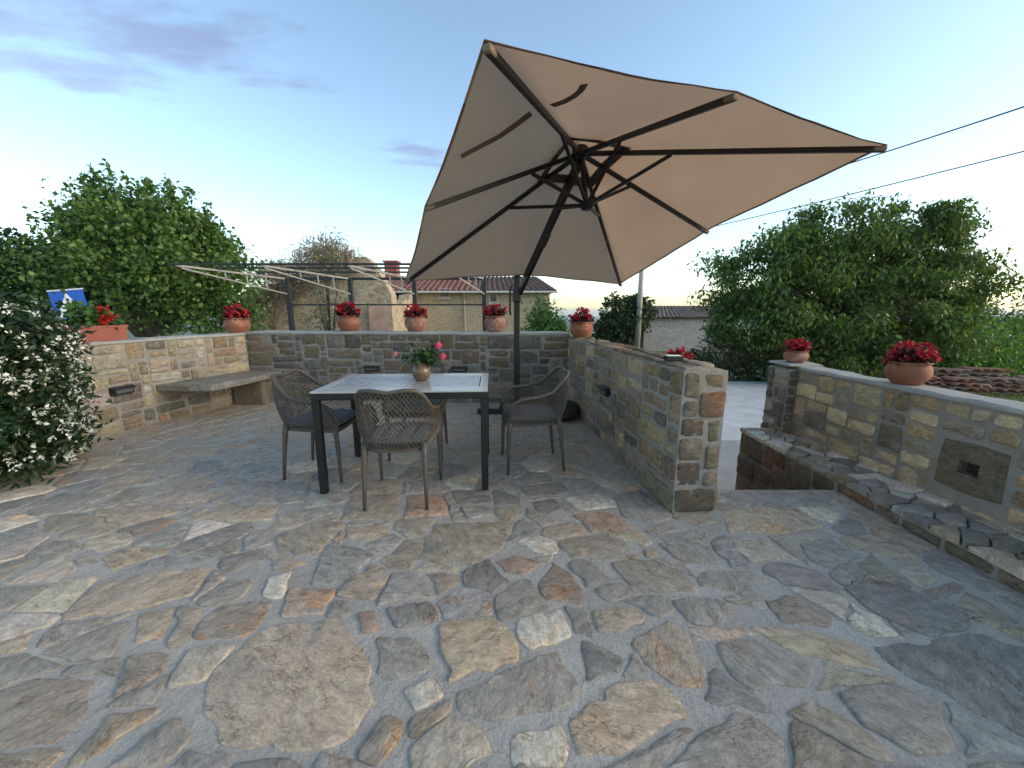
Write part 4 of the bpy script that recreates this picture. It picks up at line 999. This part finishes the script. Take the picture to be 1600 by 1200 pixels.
# ================================================================== PLANTING NEAR THE TERRACE
# white-flowered shrub
sh = empty('flowering_shrub', (-4.15, 2.95, 0), 'dense dark green shrub covered in small white flowers by the cream wall', 'shrub')
rs = np.random.RandomState(9); B = [(-4.22, 2.9, .85, .62, .55, .62), (-4.35, 2.75, .45, .62, .6, .5), (-4.05, 3.0, .5, .42, .42, .5), (-3.86, 3.08, .72, .26, .26, .3), (-4.75, 2.75, .9, .5, .5, .6), (-3.95, 2.95, 1.02, .42, .38, .32), (-3.95, 2.85, .35, .4, .4, .36), (-4.6, 2.5, .5, .5, .4, .5)]
pts, cen = blob_points(B, 40000, rs, .12, 26, .45); pts = pts[(pts[:, 2] > .03)]
V, F = leaf_mesh(pts, .062, rs, .42, .3, .1); fast_mesh('foliage', V, F, M_jasleaf, sh)
dd = rs.normal(size=(820, 3)); dd /= np.linalg.norm(dd, axis=1)[:, None]; bi = rs.randint(0, len(B), 820); ba_ = np.array(B)[bi]
fc = ba_[:, :3]+dd*ba_[:, 3:6]*rs.uniform(1.02, 1.2, size=(820, 1)); fc = fc[fc[:, 2] > .08]
P = np.repeat(fc, 9, axis=0)+rs.normal(size=(len(fc)*9, 3))*.014
V, F = leaf_mesh(P, .029, rs, .6, .2); fast_mesh('flowers', V, F, M_white, sh)
mb = MB()
for k in range(14):
    e = Vector(cen[rs.randint(len(cen))]); mb.tube([(-4.15, 2.9, -.02), Vector((-4.15, 2.9, .2)).lerp(e, .4)+Vector((0, 0, .1)), e], [.02, .012, .004], 5)
mb.build('stems', M_bark, sh)

# ================================================================== BEYOND THE WALLS
GZ = -.86
tree('mulberry_tree', 'broad leafy bright green mulberry tree with thick trunk behind the cream wall', 'tree', (-8.55, 9.0, GZ),
     [(-8.6, 9.0, 2.3, 1.5, 1.3, 1.1), (-7.2, 8.9, 2.2, 1.05, 1.1, 1.0), (-9.6, 9.0, 2.0, .9, 1.0, .8), (-7.9, 8.9, 3.0, 1.1, .9, .7), (-8.9, 9.1, 3.2, .75, .7, .6), (-6.75, 8.9, 1.5, .75, .8, .7), (-8.2, 8.5, 1.75, 1.3, .8, .5)],
     40000, .10, M_mulb, 61, .30, .7, .34, 80, .62, None, 14, .5, 1.2, .35, .62,
     [(-9.05, 9, 3.4, 1.0, 110), (-9.3, 9, 3.2, .95, 80), (-8.5, 9, 3.5, .9, 100), (-7.95, 8.9, 3.45, .55, 60), (-7.4, 8.9, 3.25, .9, 110), (-7.1, 8.9, 3.1, .85, 90), (-6.75, 8.9, 2.9, .75, 80), (-6.45, 8.9, 2.5, .7, 70), (-6.15, 8.9, 2.2, .6, 60), (-9.8, 9, 2.6, .7, 70), (-8.2, 8.9, 3.4, .75, 70), (-8.75, 9, 3.5, .75, 150), (-7.65, 8.9, 3.4, .7, 140), (-7.25, 8.9, 3.2, .7, 140), (-9.15, 9, 3.4, .8, 150), (-6.6, 8.9, 2.7, .7, 120)], hole=(-8.85, -8.15, 1.2))
tree('shade_tree', 'dark green tree rising behind the white flowering shrub', 'tree', (-12.0, 8.6, GZ),
     [(-12.2, 8.6, 2.0, 1.7, 1.2, 1.15), (-10.7, 8.8, 1.8, 1.0, 1.0, .9), (-13.6, 8.6, 2.2, 1.3, 1.2, 1.2), (-11.2, 8.4, .9, 1.6, 1.0, .8)], 26000, .10, M_mulb2, 62, .2, .7, .34, 42, .6, None, 10, .4, 1.1, .35, None,
     [(-12.6, 8.6, 2.7, .8, 70), (-11.9, 8.6, 2.8, .75, 70), (-11.2, 8.6, 2.5, .6, 50), (-10.5, 8.6, 2.4, .7, 50)])
for i, (x, y, r, h, lb) in enumerate(((-6.5, 7.6, .8, 1.9, 'low bright green shrub at the foot of the mulberry tree'), (-5.3, 7.9, .55, 1.75, 'small green shrub behind the corner pot'))):
    tree('garden_shrub', lb, 'shrub', (x, y, GZ), [(x, y, GZ+h*.55, r, r*.8, h*.45), (x+.3, y, GZ+h*.4, r*.8, r*.7, h*.35)], 2600, .085, M_bush, 70+i, .04, .55, .18, 20, .5, 'garden shrubs behind the walls', 6, .2, 1.2, crown='foliage')
bp_ = aty(850, 492, 7.4)
tree('round_bush', 'rounded glossy green bush behind the back wall by the mast', 'bush', (bp_.x, 7.4, GZ), [(bp_.x-.03, 7.4, .75, .40, .4, .74), (bp_.x-.12, 7.3, .1, .5, .45, .75), (bp_.x+.2, 7.4, .45, .3, .35, .7)], 15000, .085, M_bush, 75, .05, .4, .14, 30, .35, None, 8, -.1, 1.4, crown='foliage')
# thin grey-green climber by the pergola
cx0 = aty(512, 440, 8.5)
tree('grey_climber', 'thin feathery grey green climber growing up by the metal pergola', 'climber', (cx0.x, 8.4, GZ), [(cx0.x, 8.4, 1.75, .42, .3, 1.0), (cx0.x+.1, 8.4, 2.45, .38, .3, .5), (cx0.x-.1, 8.4, .9, .35, .3, .7)], 1500, .07, M_olive, 78, .03, .4, .22, 12, .2, None, 24, .1, 1.5, crown='foliage')

# pedestrian sign: blue square, white triangle, dark walker
sgx = aty(107, 470, 7.0); sg = empty('road_sign', (sgx.x, 7.05, GZ), 'blue square pedestrian crossing sign with white triangle on a grey post', 'sign')
Rz = Matrix.Rotation(R(-6), 3, 'Y') @ Matrix.Rotation(R(14), 3, 'Z')
def SG(x, y, z): return Vector((sgx.x, 7.0, sgx.z-.06))+Rz @ Vector((x*.84, y, z*.84))
mb = MB(); mb.tube([(sgx.x, 7.06, GZ-.1), (sgx.x, 7.06, sgx.z+.1)], .03, 10); mb.build('post', M_gal, sg)
def plate(name, pts, y0, th, mat, par):
    n = len(pts); v = [SG(x, y0, z) for x, z in pts]+[SG(x, y0+th, z) for x, z in pts]
    return link_mesh(name, v, [tuple(range(n)), tuple(range(2*n-1, n-1, -1))]+[((i+1) % n, i, n+i, n+(i+1) % n) for i in range(n)], mat, par)
M_sblue = plain('sign_blue', (.012, .10, .50), .35, 0, .06); M_swhite = plain('sign_white', (.75, .76, .78), .4, 0, .04)
pnl = plate('panel', [(-.3, -.3), (.3, -.3), (.3, .3), (-.3, .3)], 0, .012, M_sblue, sg)
plate('border', [(-.31, .285), (.31, .285), (.31, .31), (-.31, .31)], -.004, .018, M_swhite, pnl)
plate('white_triangle', [(-.235, -.20), (.235, -.20), (0, .235)], -.005, .004, M_swhite, pnl)
for pts in ([(-.02, .06), (.02, .06), (.028, .10), (0, .125), (-.028, .10)], [(-.035, -.06), (.03, -.06), (.025, .05), (-.02, .05)], [(-.035, -.06), (-.005, -.06), (-.06, -.175), (-.09, -.175)], [(0, -.06), (.03, -.06), (.085, -.175), (.055, -.175)], [(.02, .045), (.03, .02), (.085, -.02), (.09, .0)], [(-.02, .045), (-.03, .02), (-.075, -.035), (-.085, -.015)]):
    plate('walker', pts, -.008, .003, M_black, pnl)

# pergola frame behind the back wall
pg = empty('metal_pergola', (-2.5, 8.0, GZ), 'open metal pergola frame with cantilevered arms behind the back wall', 'pergola')
M_perg = plain('weathered_grey_metal', (.30, .28, .25), .6)
PX = [-4.53, -3.26, -1.97, -.56]; PT = 1.98
for i, x in enumerate(PX):
    mb = MB(); mb.box((x, 8.0, (GZ+PT)/2), (.085, .085, PT-GZ), None, .004); mb.build('post', M_dark, pg)
    a, b_ = Vector((x-.02, 7.95, PT-.03)), Vector((x-.50, 5.98, PT-.0)); mb = MB(); mb.beam(a, b_, .026, .03, .003); ar = mb.build('arm', M_perg, pg)
    lo = Vector((x, 7.95, PT-.33)); mb = MB(); mb.beam(lo, b_+Vector((.02, .06, -.03)), .022, .024, .003); mb.build('brace', M_perg, ar)
    for t_ in (.22, .42, .62):
        mb = MB(); p_, q_ = a.lerp(b_, t_), lo.lerp(b_, t_); mb.beam(p_+Vector((0, 0, -.02)), q_+Vector((0, 0, .012)), .016, .016); mb.build('web_strut', M_gal, ar)
mb = MB(); mb.beam((PX[0]-.55, 5.93, PT+.012), (PX[3]-.44, 5.93, PT+.012), .03, .03, .004); mb.build('front_beam', M_dark, pg)
for k, y in enumerate((6.6, 7.3)):
    mb = MB(); mb.beam((PX[0]-.3+k*.14, y, PT+.03), (PX[3]-.3+k*.14, y, PT+.03), .03, .03); mb.build('purlin', M_dark, pg)
for i in range(3):
    mb = MB(); mb.beam((PX[i]+.043, 8, PT-.03), (PX[i+1]-.043, 8, PT-.03), .05, .05); mb.build('top_rail', M_dark, pg)
    mb = MB(); mb.beam((PX[i]+.043, 8, 1.44), (PX[i+1]-.043, 8, 1.44), .03, .03); mb.build('rail', M_dark, pg)

# ruined stone building
M_ruin = masonry_mat('ruin_masonry', (.56, .44, .29), (.34, .25, .155), (.50, .42, .31), 4.6)
M_shed = masonry_mat('whitewashed_blocks', (.50, .49, .47), (.38, .37, .35), (.40, .39, .37), 4.6, (1, 1, 1.6))
def tile_mat(name, a, b_):
    m, t, b = new_mat(name); g = nd(t, 'ShaderNodeNewGeometry'); co = nd(t, 'ShaderNodeTexCoord').outputs['Object']
    c = mixc(t, g.outputs['Random Per Island'], a, b_); n = noise_node(t, co, 3, 5, .65)
    t.links.new(mixc(t, rng(t, n, .45, .75, 0, .6), c, (.16, .13, .11)), b.inputs['Base Color']); b.inputs['Roughness'].default_value = .9
    return m
M_tile = tile_mat('clay_roof_tile', (.30, .105, .075), (.20, .085, .065)); M_tile2 = tile_mat('brown_roof_tile', (.17, .085, .06), (.11, .065, .05)); M_tile3 = tile_mat('old_roof_tile', (.24, .16, .13), (.13, .10, .085))
def ragged_wall(name, p0, p1, prof, thick, z0, parent, mat, seed, n=70):
    """wall from p0 to p1 with a broken top given by prof [(t,z)]"""
    r_ = random.Random(seed); p0, p1 = Vector((*p0, 0)), Vector((*p1, 0)); U, Nn, L = face_frame(p0, p1); v = []; f = []; last = 0
    for i in range(n+1):
        t = i/n
        for (a, za), (b_, zb_) in zip(prof, prof[1:]):
            if a <= t <= b_: z = za+(zb_-za)*(t-a)/(b_-a+1e-9)
        z += .10*noise.noise((t*9, seed, 0))+.05*noise.noise((t*31, seed, 2)); p = p0.lerp(p1, t)
        v += [p+Vector((0, 0, z0)), p+Vector((0, 0, z)), p-Nn*thick+Vector((0, 0, z-.06+.08*r_.random())), p-Nn*thick+Vector((0, 0, z0))]
    for i in range(n):
        for k in range(3): f.append((i*4+k, (i+1)*4+k, (i+1)*4+k+1, i*4+k+1))
    f += [(0, 1, 2, 3), (n*4+3, n*4+2, n*4+1, n*4)]
    return link_mesh(name, v, f, mat, parent)
ru = empty('ruined_house', (-6.6, 14, -1.2), 'roofless crumbling stone house with dry brush on top beyond the pergola', 'building')
ragged_wall('wall', (-9.6, 14.3), (-4.25, 13.9), [(0, 2.1), (.2, 2.3), (.42, 2.35), (.62, 2.75), (.78, 3.15), (.84, 3.2), (.92, 2.7), (.955, 2.3), (1, 1.9)], .5, -1.2, ru, M_ruin, 4)
ragged_wall('side_wall', (-4.25, 13.88), (-4.0, 17.2), [(0, 1.8), (.2, 1.5), (.5, 1.8), (1, 2.2)], .45, -1.2, ru, M_ruin, 6, 30)
mb = MB(); mb.box((-4.72, 13.86, .55), (.7, .03, 2.1)); mb.build('pink_plaster', plain('pink_plaster', (.42, .27, .2), .95, 0, .3, 2.5), ru)
rs = np.random.RandomState(31); pts, cen = blob_points([(-7.9, 14.1, 2.55, 1.5, .5, .4), (-6.6, 14.0, 3.05, 1.1, .4, .65), (-5.9, 14.0, 3.0, .6, .4, .45)], 11000, rs, .24, 22, .2, 1.3)
V, F = leaf_mesh(pts, .16, rs, .16, -.1, -.6); dbr = empty('dry_brush', (-6.9, 14.0, 2.2), 'dry pinkish brush growing along the broken top of the ruin', 'brush'); fast_mesh('twigs', V, F, M_dry, dbr)
mb = MB()
for k in range(60):
    e = Vector(cen[rs.randint(len(cen))]); mb.tube([(e.x+rs.normal()*.15, 14.1, 2.1), e], [.014, .004], 4)
mb.build('stems', M_dry, dbr)
pts, cen = blob_points([(-8.8, 13.6, 1.7, .7, .3, .5), (-7.9, 13.6, 2.05, .8, .3, .25)], 2000, rs, .24, 16, .2, 1.4)
V, F = leaf_mesh(pts, .15, rs, .2, -.1, .8); vn = empty('dry_vine', (-8.1, 13.7, -.9), 'tangle of brown dry vines hanging on the ruin beside the mulberry', 'vine'); fast_mesh('twigs', V, F, M_bram, vn)
mb = MB()
for k in range(26): x = -9.2+rs.uniform()*1.1; mb.tube([(x, 13.75, -.95), (x+rs.normal()*.15, 13.72, .6), (x+rs.normal()*.3, 13.65, 1.9)], [.02, .016, .008], 4)
mb.build('stems', M_bram, vn)

# long stone house with tiled hip roof
def tiled_plane(a, b_, c, d, parent, mat, name, pitch=.24, amp=.05):
    """a-b eave, d-c ridge: rounded tile rolls running up the slope, each roll its own island"""
    a, b_, c, d = map(Vector, (a, b_, c, d)); n = max(3, int((b_-a).length/pitch)); Nn = (b_-a).cross(d-a).normalized(); mb = MB(); courses = 7
    for i in range(n):
        for q in range(courses):
            t0, t1 = q/courses, (q+1.12)/courses; t1 = min(t1, 1)
            v = []
            for t, up_ in ((t0, .022), (t1, 0)):
                e0, e1 = a.lerp(d, t), b_.lerp(c, t); l, r_ = e0.lerp(e1, i/n), e0.lerp(e1, (i+.94)/n)
                v += [l, l.lerp(r_, .25)+Nn*(amp*.75+up_), l.lerp(r_, .5)+Nn*(amp+up_), l.lerp(r_, .75)+Nn*(amp*.75+up_), r_]
            mb.add(v, [(k, k+1, k+6, k+5) for k in range(4)])
    mb.add([a-Nn*.03, b_-Nn*.03, c-Nn*.03, d-Nn*.03], [(0, 1, 2, 3)])
    return mb.build(name, mat, parent)
hs = empty('stone_house', (-2, 18, -2), 'long honey coloured stone house with red and brown tiled hip roof', 'building')
hx0, hx1, hy0, hy1, he = -6.0, 1.62, 17, 22, 2.12
prism([(hx0, hy0), (hx1, hy0), (hx1, hy1), (hx0, hy1)], -2.2, he, 'wall', M_house, hs)
for nm_, (xa, xb_), m_ in (('roof', (hx0-.2, -1.6), M_tile), ('brown_roof', (-1.597, hx1+.25), M_tile2)):
    right = xb_ > 0
    tiled_plane((xa, hy0-.28, he+.04), (xb_, hy0-.28, he+.04), (xb_-(.75 if right else 0), 19.5, he+(.85 if right else .82)), (xa, 19.5, he+(.85 if right else .82)), hs, m_, nm_)
    tiled_plane((xb_, hy1+.28, he+.04), (xa, hy1+.28, he+.04), (xa, 19.5, he+.83), (xb_-(.75 if right else 0), 19.5, he+.83), hs, m_, nm_)
tiled_plane((hx1+.25, hy0-.28, he+.04), (hx1+.25, hy1+.28, he+.04), (hx1-.5, 19.52, he+.84), (hx1-.5, 19.48, he+.84), hs, M_tile2, 'brown_roof')
mb = MB(); mb.beam((hx0-.2, hy0-.34, he+.0), (hx1+.3, hy0-.34, he+.0), .12, .09, .02); mb.build('gutter', plain('pale_gutter', (.55, .52, .46), .6), hs)
mb = MB(); mb.tube([(-2.05, hy0-.3, he), (-2.05, hy0-.08, he-.25), (-2.05, hy0-.08, -1.9)], .045, 8); mb.build('downpipe', plain('grey_pipe', (.36, .32, .28), .6), hs)
for (px, py, ww, wh) in ((623, 463, .34, .40), (695, 458, .44, .36), (771, 464, .34, .46), (631, 516, .36, .4)):
    c = aty(px, py, hy0); mb = MB(); t_ = .07
    for dx_, dz_, sx_, sz_ in ((-ww/2, 0, t_, wh+t_), (ww/2, 0, t_, wh+t_), (0, wh/2, ww-t_, t_), (0, -wh/2, ww-t_, t_)): mb.box((c.x+dx_, hy0-.03, c.z+dz_), (sx_, .10, sz_))
    fr = mb.build('window', M_frame, hs); mb = MB(); mb.box((c.x, hy0-.006, c.z), (ww-t_, .02, wh-t_)); mb.build('pane', M_glass, fr)
    mb = MB(); mb.box((c.x, hy0-.07, c.z-wh/2-.06), (ww+.18, .16, .05)); mb.build('sill', M_frame, fr)
mb = MB(); mb.box((-6.0, 20, 3.05), (.62, .5, 1.3)); mb.box((-6.0, 20, 3.74), (.74, .62, .08)); mb.build('chimney', plain('brick_chimney', (.34, .10, .075), .9, 0, .25, 6), hs)

# street lamp-less utility pole with two wires
up = empty('utility_pole', (6.42, 20, -.9), 'slim pale concrete utility pole at the far side of the street', 'pole')
mb = MB(); mb.tube([(6.5, 20, -1.2), (6.5, 20, 2.5), (6.5, 20, 6.3)], [.15, .13, .10], 12); mb.build('shaft', M_gal, up, smooth=True)
mb = MB(); mb.box((6.5, 19.88, 5.6), (.9, .07, .08)); ca = mb.build('crossarm', M_gal, up)
for sx in (-.4, .4):
    mb = MB(); mb.lathe([(.001, 0), (.03, 0), (.045, .03), (.03, .06), (.045, .09), (.02, .13), (.001, .13)], 10, (6.5+sx, 19.88, 5.645)); mb.build('insulator', M_terra2, ca)
def wire(a, b_, sag, label, name='power_line'):
    a, b_ = Vector(a), Vector(b_); mb = MB(); mb.tube([a.lerp(b_, i/24)-Z*sag*4*(i/24)*(1-i/24) for i in range(25)], .013, 5); setp(mb.build(name, M_black), label, 'cable')
p1, p2 = aty(1385, 228, 14), aty(1600, 155, 9)
wire((6.9, 19.88, 5.77), p2+(p2-p1)*1.5, .25, 'upper black overhead power cable running from the utility pole')
p1, p2 = aty(1080, 388, 19), aty(1600, 250, 9)
wire((6.1, 19.88, 4.6), p2+(p2-p1)*.5, .12, 'lower black overhead cable running past the walnut tree')
a1, a2 = aty(905, 447, 21), aty(868, 470, 40)
wire((6.3, 20, 5.3), aty(866, 472, 60), .2, 'thin cable dropping away toward the valley behind the mast')

# white block shed with old tiled roof and the ivy mound beside it
sd0 = empty('stone_shed', (9.6, 23, -1.2), 'low whitewashed block shed with old tiled roof across the street', 'shed')
prism([(7.5, 22), (12.6, 22), (12.6, 25.5), (7.5, 25.5)], -1.4, .92, 'wall', M_shed, sd0)
tiled_plane((7.3, 21.75, .96), (12.8, 21.75, .96), (12.0, 23.75, 1.62), (8.3, 23.75, 1.62), sd0, M_tile3, 'roof', .26); tiled_plane((12.8, 25.75, .96), (7.3, 25.75, .96), (8.3, 23.75, 1.62), (12.0, 23.75, 1.62), sd0, M_tile3, 'roof', .26)
tiled_plane((12.8, 21.75, .96), (12.8, 25.75, .96), (12.0, 23.77, 1.62), (12.0, 23.73, 1.62), sd0, M_tile3, 'roof', .26); tiled_plane((7.3, 25.75, .96), (7.3, 21.75, .96), (8.3, 23.73, 1.62), (8.3, 23.77, 1.62), sd0, M_tile3, 'roof', .26)
mb = MB(); mb.box((7.13, 22.45, -.2), (.73, .9, 2.1)); mb.build('dark_lean_to', M_dark, sd0)
tree('ivy_mound', 'rounded dark ivy mound beside the whitewashed shed', 'ivy', (5.9, 20.6, -1), [(5.95, 20.8, .9, 1.25, 1.0, 1.3), (5.3, 20.8, .2, 1.0, .9, 1.1), (6.8, 21.0, 1.3, .9, .8, .85)], 8000, .16, M_ivy, 81, .1, .7, .2, 24, .6, None, 6, .5, .9, crown='foliage')
# walnut with foliage to the ground
wn = [(7.4, 12.2, 2.2, 1.35, 1.2, 1.0), (8.3, 12.0, 3.0, 1.1, 1.1, .85), (9.5, 12.0, 3.6, .95, 1.1, .8), (11.9, 12.2, 3.7, 1.0, 1.1, .8), (12.6, 12.4, 2.9, 1.25, 1.2, .95), (13.7, 12.4, 2.1, .8, 1.0, .8), (10.6, 12.2, 2.6, 1.2, 1.2, .9), (9.0, 11.7, 2.2, 1.0, .9, .7), (12.0, 11.7, 2.1, 1.1, .9, .7), (9.0, 11.8, 1.2, 2.0, 1.2, 1.3), (11.6, 11.9, 1.3, 2.0, 1.3, 1.3), (9.8, 11.6, .1, 2.2, 1.0, .9), (12.2, 12.0, .2, 1.7, 1.0, .9), (7.4, 12.0, 1.0, 1.1, 1.0, .9)]
tree('walnut_tree', 'huge spreading walnut tree with dark foliage across the street', 'tree', (10.2, 12.4, GZ), wn, 84000, .15, M_waln, 83, .3, .45, .60, 250, .72, None, 34, .9, .55, .8)
rs = np.random.RandomState(85); bt = aty(1120, 545, 12.4)
tree('bramble_thicket', 'tangled brown and green bramble thicket at the walnut foot', 'thicket', (7.0, 12.3, GZ), [(6.9, 12.3, -.1, 1.1, .6, .85), (7.9, 12.0, -.15, 1.0, .6, .9), (6.2, 12.6, -.4, .7, .5, .5)], 3800, .13, M_ivy, 85, .04, .4, .22, 18, .4, None, 60, .3, 1.0, crown='foliage')
mb = MB()
for k in range(130):
    x, y = 6.3+rs.uniform()*1.9, 11.7+rs.uniform()*.5; d = Vector((rs.normal()*.5, rs.normal()*.2-.1, rs.uniform(.1, .6))); p = Vector((x, y, -.5+rs.uniform()*.9)); mb.tube([p, p+d*.5+Vector((0, 0, .1)), p+d], [.009, .008, .004], 4)
setp(mb.build('bramble_canes', M_bram), 'bare brown bramble canes arching out of the thicket', 'canes')
# hedges on the right
for i, (px, py, Y, rx, rz, m_, lb) in enumerate(((1500, 545, 12.6, 1.3, 1.0, M_bright, 'bright yellow green bush between the walnut and the far hedge'), (1590, 545, 13.6, 1.9, 1.25, M_bright, 'green scrub behind the stacked roof tiles'), (1600, 505, 19, 3.6, 2.0, M_ivy, 'dark green hedge in the distance right of the walnut'.replace(' right of', ' beyond')))):
    c = aty(px, py, Y); tree('hedge_bush', lb, 'bush', (c.x, Y, GZ), [(c.x, Y, -.86+rz*.75, rx, 1.0, rz*.8), (c.x+rx*.8, Y+.3, -.86+rz*.8, rx*.8, 1.0, rz*.8), (c.x-rx*.5, Y-.2, -.86+rz*.5, rx*.7, .8, rz*.6)], 5600, .15, m_, 90+i, .06, .55, .3, 22, .5, 'bushes beyond the street', 6, .3, 1.0, crown='foliage')
# stacked roof tiles on the grass bank
tile_rng = random.Random(14); tmesh = None
def half_tile(L=.44, w0=.10, w1=.08, th=.018, n=7):
    v = []; f = []
    for rr2, off_ in ((1, 0), (1, -th)):
        for x, w_ in ((-L/2, w0), (L/2, w1)):
            for k in range(n): a = math.pi*k/(n-1); v.append((x, (w_+off_)*math.cos(a), (w_*.75+off_)*math.sin(a)))
    for k in range(n-1): f += [(k, k+1, n+k+1, n+k), (2*n+k+1, 2*n+k, 3*n+k, 3*n+k+1), (k+1, k, 2*n+k, 2*n+k+1), (n+k, n+k+1, 3*n+k+1, 3*n+k)]
    f += [(0, n, 3*n, 2*n), (n, 0, 2*n, 3*n)][:1]+[(n-1, 3*n-1, 4*n-1, 2*n-1)]
    me = bpy.data.meshes.new('roof_tile'); me.from_pydata(v, [], f); me.update(); me.shade_smooth(); return me
M_ptile = stone_mat('piled_clay_tile', (1, 1, 1), .85, .3)
tm = half_tile(); tm.materials.append(M_ptile)
spots = [(8.95, 8.25, 3, 4), (9.65, 8.05, 3, 4), (10.4, 7.95, 3, 4), (11.2, 8.0, 3, 4), (9.9, 8.75, 4, 5), (10.9, 8.8, 4, 5)]
TL = ['stack of clay roof tiles at the walnut end of the tile row', 'stack of clay roof tiles second along from the walnut end', 'stack of clay roof tiles third along from the walnut end', 'stack of clay roof tiles at the end farthest from the walnut', 'taller stack of clay roof tiles behind the front row, walnut side', 'taller stack of clay roof tiles behind the front row, away from walnut']
for i, (x, y, nxx, nl) in enumerate(spots):
    st = empty('roof_tile_stack', (x, y, -.425), TL[i], 'tile stack', 'stacked roof tiles on the grass', R(tile_rng.uniform(55, 75)))
    for l in range(nl):
        for k in range(nxx):
            o = bpy.data.objects.new('roof_tile', tm); col.objects.link(o); o.parent = st
            o.location = (tile_rng.uniform(-.03, .03), (k-(nxx-1)/2)*.19+(l % 2)*.03, l*.095+tile_rng.uniform(0, .012)); o.rotation_euler = (tile_rng.uniform(-.1, .1), tile_rng.uniform(-.05, .05), tile_rng.uniform(-.08, .08))
            o.color = (*pick(tile_rng, [((.36, .20, .15), 3), ((.34, .27, .22), 3), ((.40, .18, .13), 2), ((.46, .38, .3), 1)]), 1)
# grass on the bank
rs = np.random.RandomState(99); n = 26000; gx = rs.uniform(6.8, 15, n); gy = rs.uniform(3.6, 9.8, n)
gz = np.array([-.9+(lambda e: e*e*(3-2*e))(max(0, min(1, (x-6.4)/1.6, (y-3.2)/1.0, (10.4-y)/1.2)))*(.48+.05*noise.noise((x*.9, y*.9, 1))) for x, y in zip(gx, gy)])
V, F = leaf_mesh(np.stack([gx, gy, gz], 1), .085, rs, .12, 0, -1.8); g = fast_mesh('grass', V, F, M_grass, None); setp(g, 'short dry green grass on the bank around the tile stacks', 'grass', None, 'stuff')

# the evening air over the plain
m = bpy.data.materials.new('evening_air'); m.use_nodes = True; t = m.node_tree; t.nodes.clear()
o_ = nd(t, 'ShaderNodeOutputMaterial'); pv = nd(t, 'ShaderNodeVolumePrincipled'); pv.inputs['Density'].default_value = .0003; pv.inputs['Color'].default_value = (.82, .9, 1, 1); pv.inputs['Anisotropy'].default_value = .2
t.links.new(pv.outputs[0], o_.inputs['Volume'])
mb = MB(); mb.box((0, 0, (9.0-110)/2), (8300, 8300, 119)); hz = mb.build('haze', m); hz['kind'] = 'stuff'
